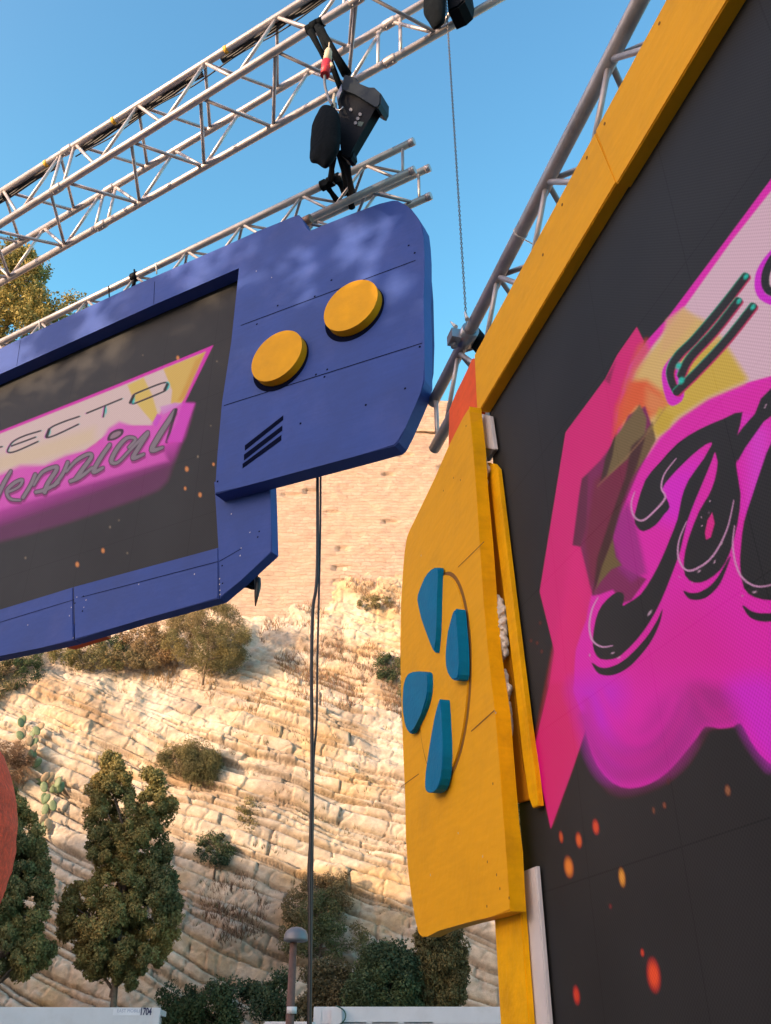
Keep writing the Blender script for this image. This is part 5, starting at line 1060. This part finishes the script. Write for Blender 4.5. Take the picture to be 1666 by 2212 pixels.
for P, th_p in ((pad1, .026), (pad2, .045), (pad3, .026), (pad4, .042)): slab('directional_pad', N2, P, DD - th_p + .001, th_p, m_teal, YC, .007, sub=2)
# channel behind the side board
k2 = lambda P: [(867.7 + x * .4413 , 813.4 + y * .4413) for x, y in P]
chan = k2([(400, 420), (430, 420), (452, 600), (480, 900), (520, 1300), (556, 1600), (590, 1900), (632, 2070), (560, 2090), (530, 1700), (470, 1200), (420, 700)])
slab('recess_board', N2, chan, 1.285, .010, M('shaded_ochre_paint', (.50, .19, .006), .7, spec=.1), YC, .002)  # shade of the recess put into the colour as darker yellow
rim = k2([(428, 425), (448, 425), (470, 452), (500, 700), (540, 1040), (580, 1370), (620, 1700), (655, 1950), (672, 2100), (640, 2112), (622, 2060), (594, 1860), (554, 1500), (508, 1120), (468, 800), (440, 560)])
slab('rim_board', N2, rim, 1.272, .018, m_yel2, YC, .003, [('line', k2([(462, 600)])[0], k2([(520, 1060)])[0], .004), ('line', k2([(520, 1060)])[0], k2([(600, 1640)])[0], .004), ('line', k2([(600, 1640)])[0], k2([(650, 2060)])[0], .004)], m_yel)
# hardened foam squeezed out of the joint
def foam(P, D, r, seed):
    rg = random.Random(seed); bm = bmesh.new()
    for (x, y), q in zip(P, r):
        for j in range(4):
            c = PP(N2, x + rg.uniform(-3, 3), y + rg.uniform(-8, 8), D); m4 = Matrix.Translation(c) @ Matrix.Diagonal((q * .7, q * .8, q * rg.uniform(1.2, 2.0), 1))
            res = bmesh.ops.create_icosphere(bm, subdivisions=4, radius=1, matrix=m4); ph = rg.uniform(0, 9)
            for v in res['verts']:
                d = v.co - c; a_ = v.co * 170
                v.co += d * (.22 * math.sin(a_.x + ph) * math.sin(a_.z * .8 + ph) + .16 * math.sin(a_.y * 2.1 + a_.z * 1.7) + rg.uniform(-.05, .05))
    for f in bm.faces: f.smooth = True
    return bmfin('foam_bead', bm, m_foam, YC, recalc=False)
foam([(1048, 1003), (1050, 1018), (1046, 1032), (1050, 1045)], 1.258, [.016, .018, .015, .010], 1)
foam([(1077, 1310), (1083, 1330), (1084, 1355), (1086, 1380), (1087, 1400), (1085, 1415)], 1.262, [.022, .026, .025, .024, .022, .014], 2)
foam([(1091, 1470), (1095, 1495), (1098, 1530), (1100, 1560), (1102, 1580)], 1.258, [.014, .018, .017, .016, .012], 3)
# white block at the inner corner
slab('white_block', N2, [g5(728, 1512), g5(835, 1540), g5(886, 1900), g5(880, 1912), g5(775, 1890)], 1.272, .016, m_wht, YC, .003)
slab('grey_block', N2, [g5(748, 1885), g5(884, 1912), g5(842, 1965), g5(790, 2030), g5(755, 2040)], 1.278, .016, m_lamp, YC, .003)
# post and white strip below
def vpost(name, pxl, pxr, py, D, th, ztop_px, mat):
    bm = bmesh.new(); sl0 = SZ(N2, pxl, py, D)[0]; sr0 = SZ(N2, pxr, py, D)[0]; zt0 = SZ(N2, (pxl + pxr) / 2, ztop_px, D)[1]
    add_slab(bm, [W(N2, sl0, 0, D), W(N2, sr0, 0, D), W(N2, sr0, zt0, D), W(N2, sl0, zt0, D)], N2 * th, .004); return bmfin(name, bm, mat, YC)
vpost('post', 1075, 1135, 2100, 1.25, .02, 1950, m_yel2)
vpost('white_strip', 1150, 1180, 2150, 1.275, .015, 1868, m_wht)
# joint bits on the wing corner
LEDs = thing('led_wall', 'large LED wall on the right showing magenta and black lettering', 'screen', (PP(N2, 1300, 2212, DS).x, PP(N2, 1300, 2212, DS).y, 0))
s_far = SZ(N2, 1058, 900, DS)[0]; s_nr = SZ(N2, 1740, 2212, DS)[0]; s_n2 = SZ(N2, 1740, 0, DS)[0]
screen('led_screen', N2, DS, (min(s_nr, s_n2) - .05, s_far), (SZ(N2, 1200, 2212, DS)[1] - .45, zA + .05), 620, 860, paint_right, m_scrR, LEDs, GAIN, 1.45)
bm = bmesh.new(); s_n = min(s_nr, s_n2) - 2.2
add_slab(bm, [W(N2, s_far + .0, .35, DS + .004), W(N2, s_far + .0, zA + .1, DS + .004), W(N2, s_n, zA + .1, DS + .004), W(N2, s_n, .35, DS + .004)], N2 * .08); bmfin('cabinet', bm, m_blk, LEDs)
bm = bmesh.new(); 
for s_ in (s_far - .1, s_n + .3): add_tube(bm, [W(N2, s_, 0, DS + .3), W(N2, s_, 4.4, DS + .3)], .03, 10)
add_slab(bm, [W(N2, s_far - .02, 0, DS + .0), W(N2, s_n, 0, DS), W(N2, s_n, .345, DS), W(N2, s_far - .02, .345, DS)], N2 * .3)
bmfin('support', bm, m_blk, LEDs)

# ------------------------------------------------------------------ unseen buildings added behind the camera to shade the square
m_plas = M('plaster', (.5, .42, .32), .9, var=.15, vs=.6, bump=.3, dirt=(.36, .28, .2), ds=.5, da=.5)
m_win = M('window_glass', (.03, .04, .05), .15, var=.1)
m_frame = M('shutter_green', (.07, .13, .09), .6)
def building(label, x1, y0, y1, h, depth=14):
    t = thing('shade_building', label, 'building', (x1 - depth / 2, (y0 + y1) / 2, 0), 'unseen buildings added to shade the square')
    box('wall', x1 - depth, x1, y0, y1, 0, h, m_plas, t)
    box('roof', x1 - depth - .3, x1 + .35, y0 - .0, y1 + .0, h + .003, h + .35, M('cornice', (.45, .38, .3), .9), t)
    nf = int(h // 3.4); ny = int((y1 - y0) // 3.5)
    for i in range(nf):
        for j in range(ny):
            yc = y0 + (j + .5) * (y1 - y0) / ny; zc = 1.7 + i * 3.4
            if zc + 1 > h: continue
            w_ = box('window', x1 + .002, x1 + .06, yc - .65, yc + .65, zc - .9, zc + .9, m_frame, t)
            box('pane', x1 + .062, x1 + .07, yc - .5, yc + .5, zc - .75, zc + .75, m_win, w_)
    return t
building('tallest unseen shade building, added behind the camera on the left', -48, -62, -12, 17.6)
building('middle unseen shade building added in the row on the left', -48, -11.9, 3, 17.4)
building('lower unseen shade building added on the left nearest the cliff', -48, 3.1, 42, 12.4)

# unseen trees added behind the camera so their crowns dapple the boards
def big_tree(label, x, y, zc, rx, rz, n, seed):
    rng = np.random.default_rng(seed); t = thing('dapple_tree', label, 'tree', (x, y, 0), 'unseen trees added behind the camera to dapple the boards')
    d = rng.normal(size=(n, 3)); d /= np.linalg.norm(d, axis=1, keepdims=True); C = np.array([x, y, zc]) + d * np.array([rx, rx, rz]) * rng.uniform(.3, 1, (n, 1)) ** .5
    V, Fc, cc = leaf_mesh(C, .34 * rng.uniform(.6, 1.3, n), 90, .085, OL, rng=rng); mesh_np('crown', V, Fc, m_leaf, t, col=cc)
    bm = bmesh.new(); b0 = Vector((x, y, 0)); tp = Vector((x, y, zc)); add_tube(bm, [b0, b0.lerp(tp, .5), tp], [.22, .17, .08], 10)
    for j in range(0, n, 4): add_tube(bm, [b0.lerp(tp, .75), b0.lerp(tp, .9).lerp(Vector(C[j]), .4), Vector(C[j])], [.06, .04, .012], 5)
    bmfin('trunk', bm, m_bark, t)
for i, (s_, lab) in enumerate(((.2, 'unseen dappling tree added behind the camera, nearest the large screen'), (2.3, 'unseen dappling tree added behind the camera in the middle'), (4.5, 'unseen dappling tree added behind the camera, farthest left'))):
    p = Vector((U1.x * s_ + N1.x * 3.6, U1.y * s_ + N1.y * 3.6, 6.05)) + SV * 13.5
    big_tree(lab, p.x, p.y, p.z, 1.5, 1.2, (105, 44, 30)[i], 300 + i)
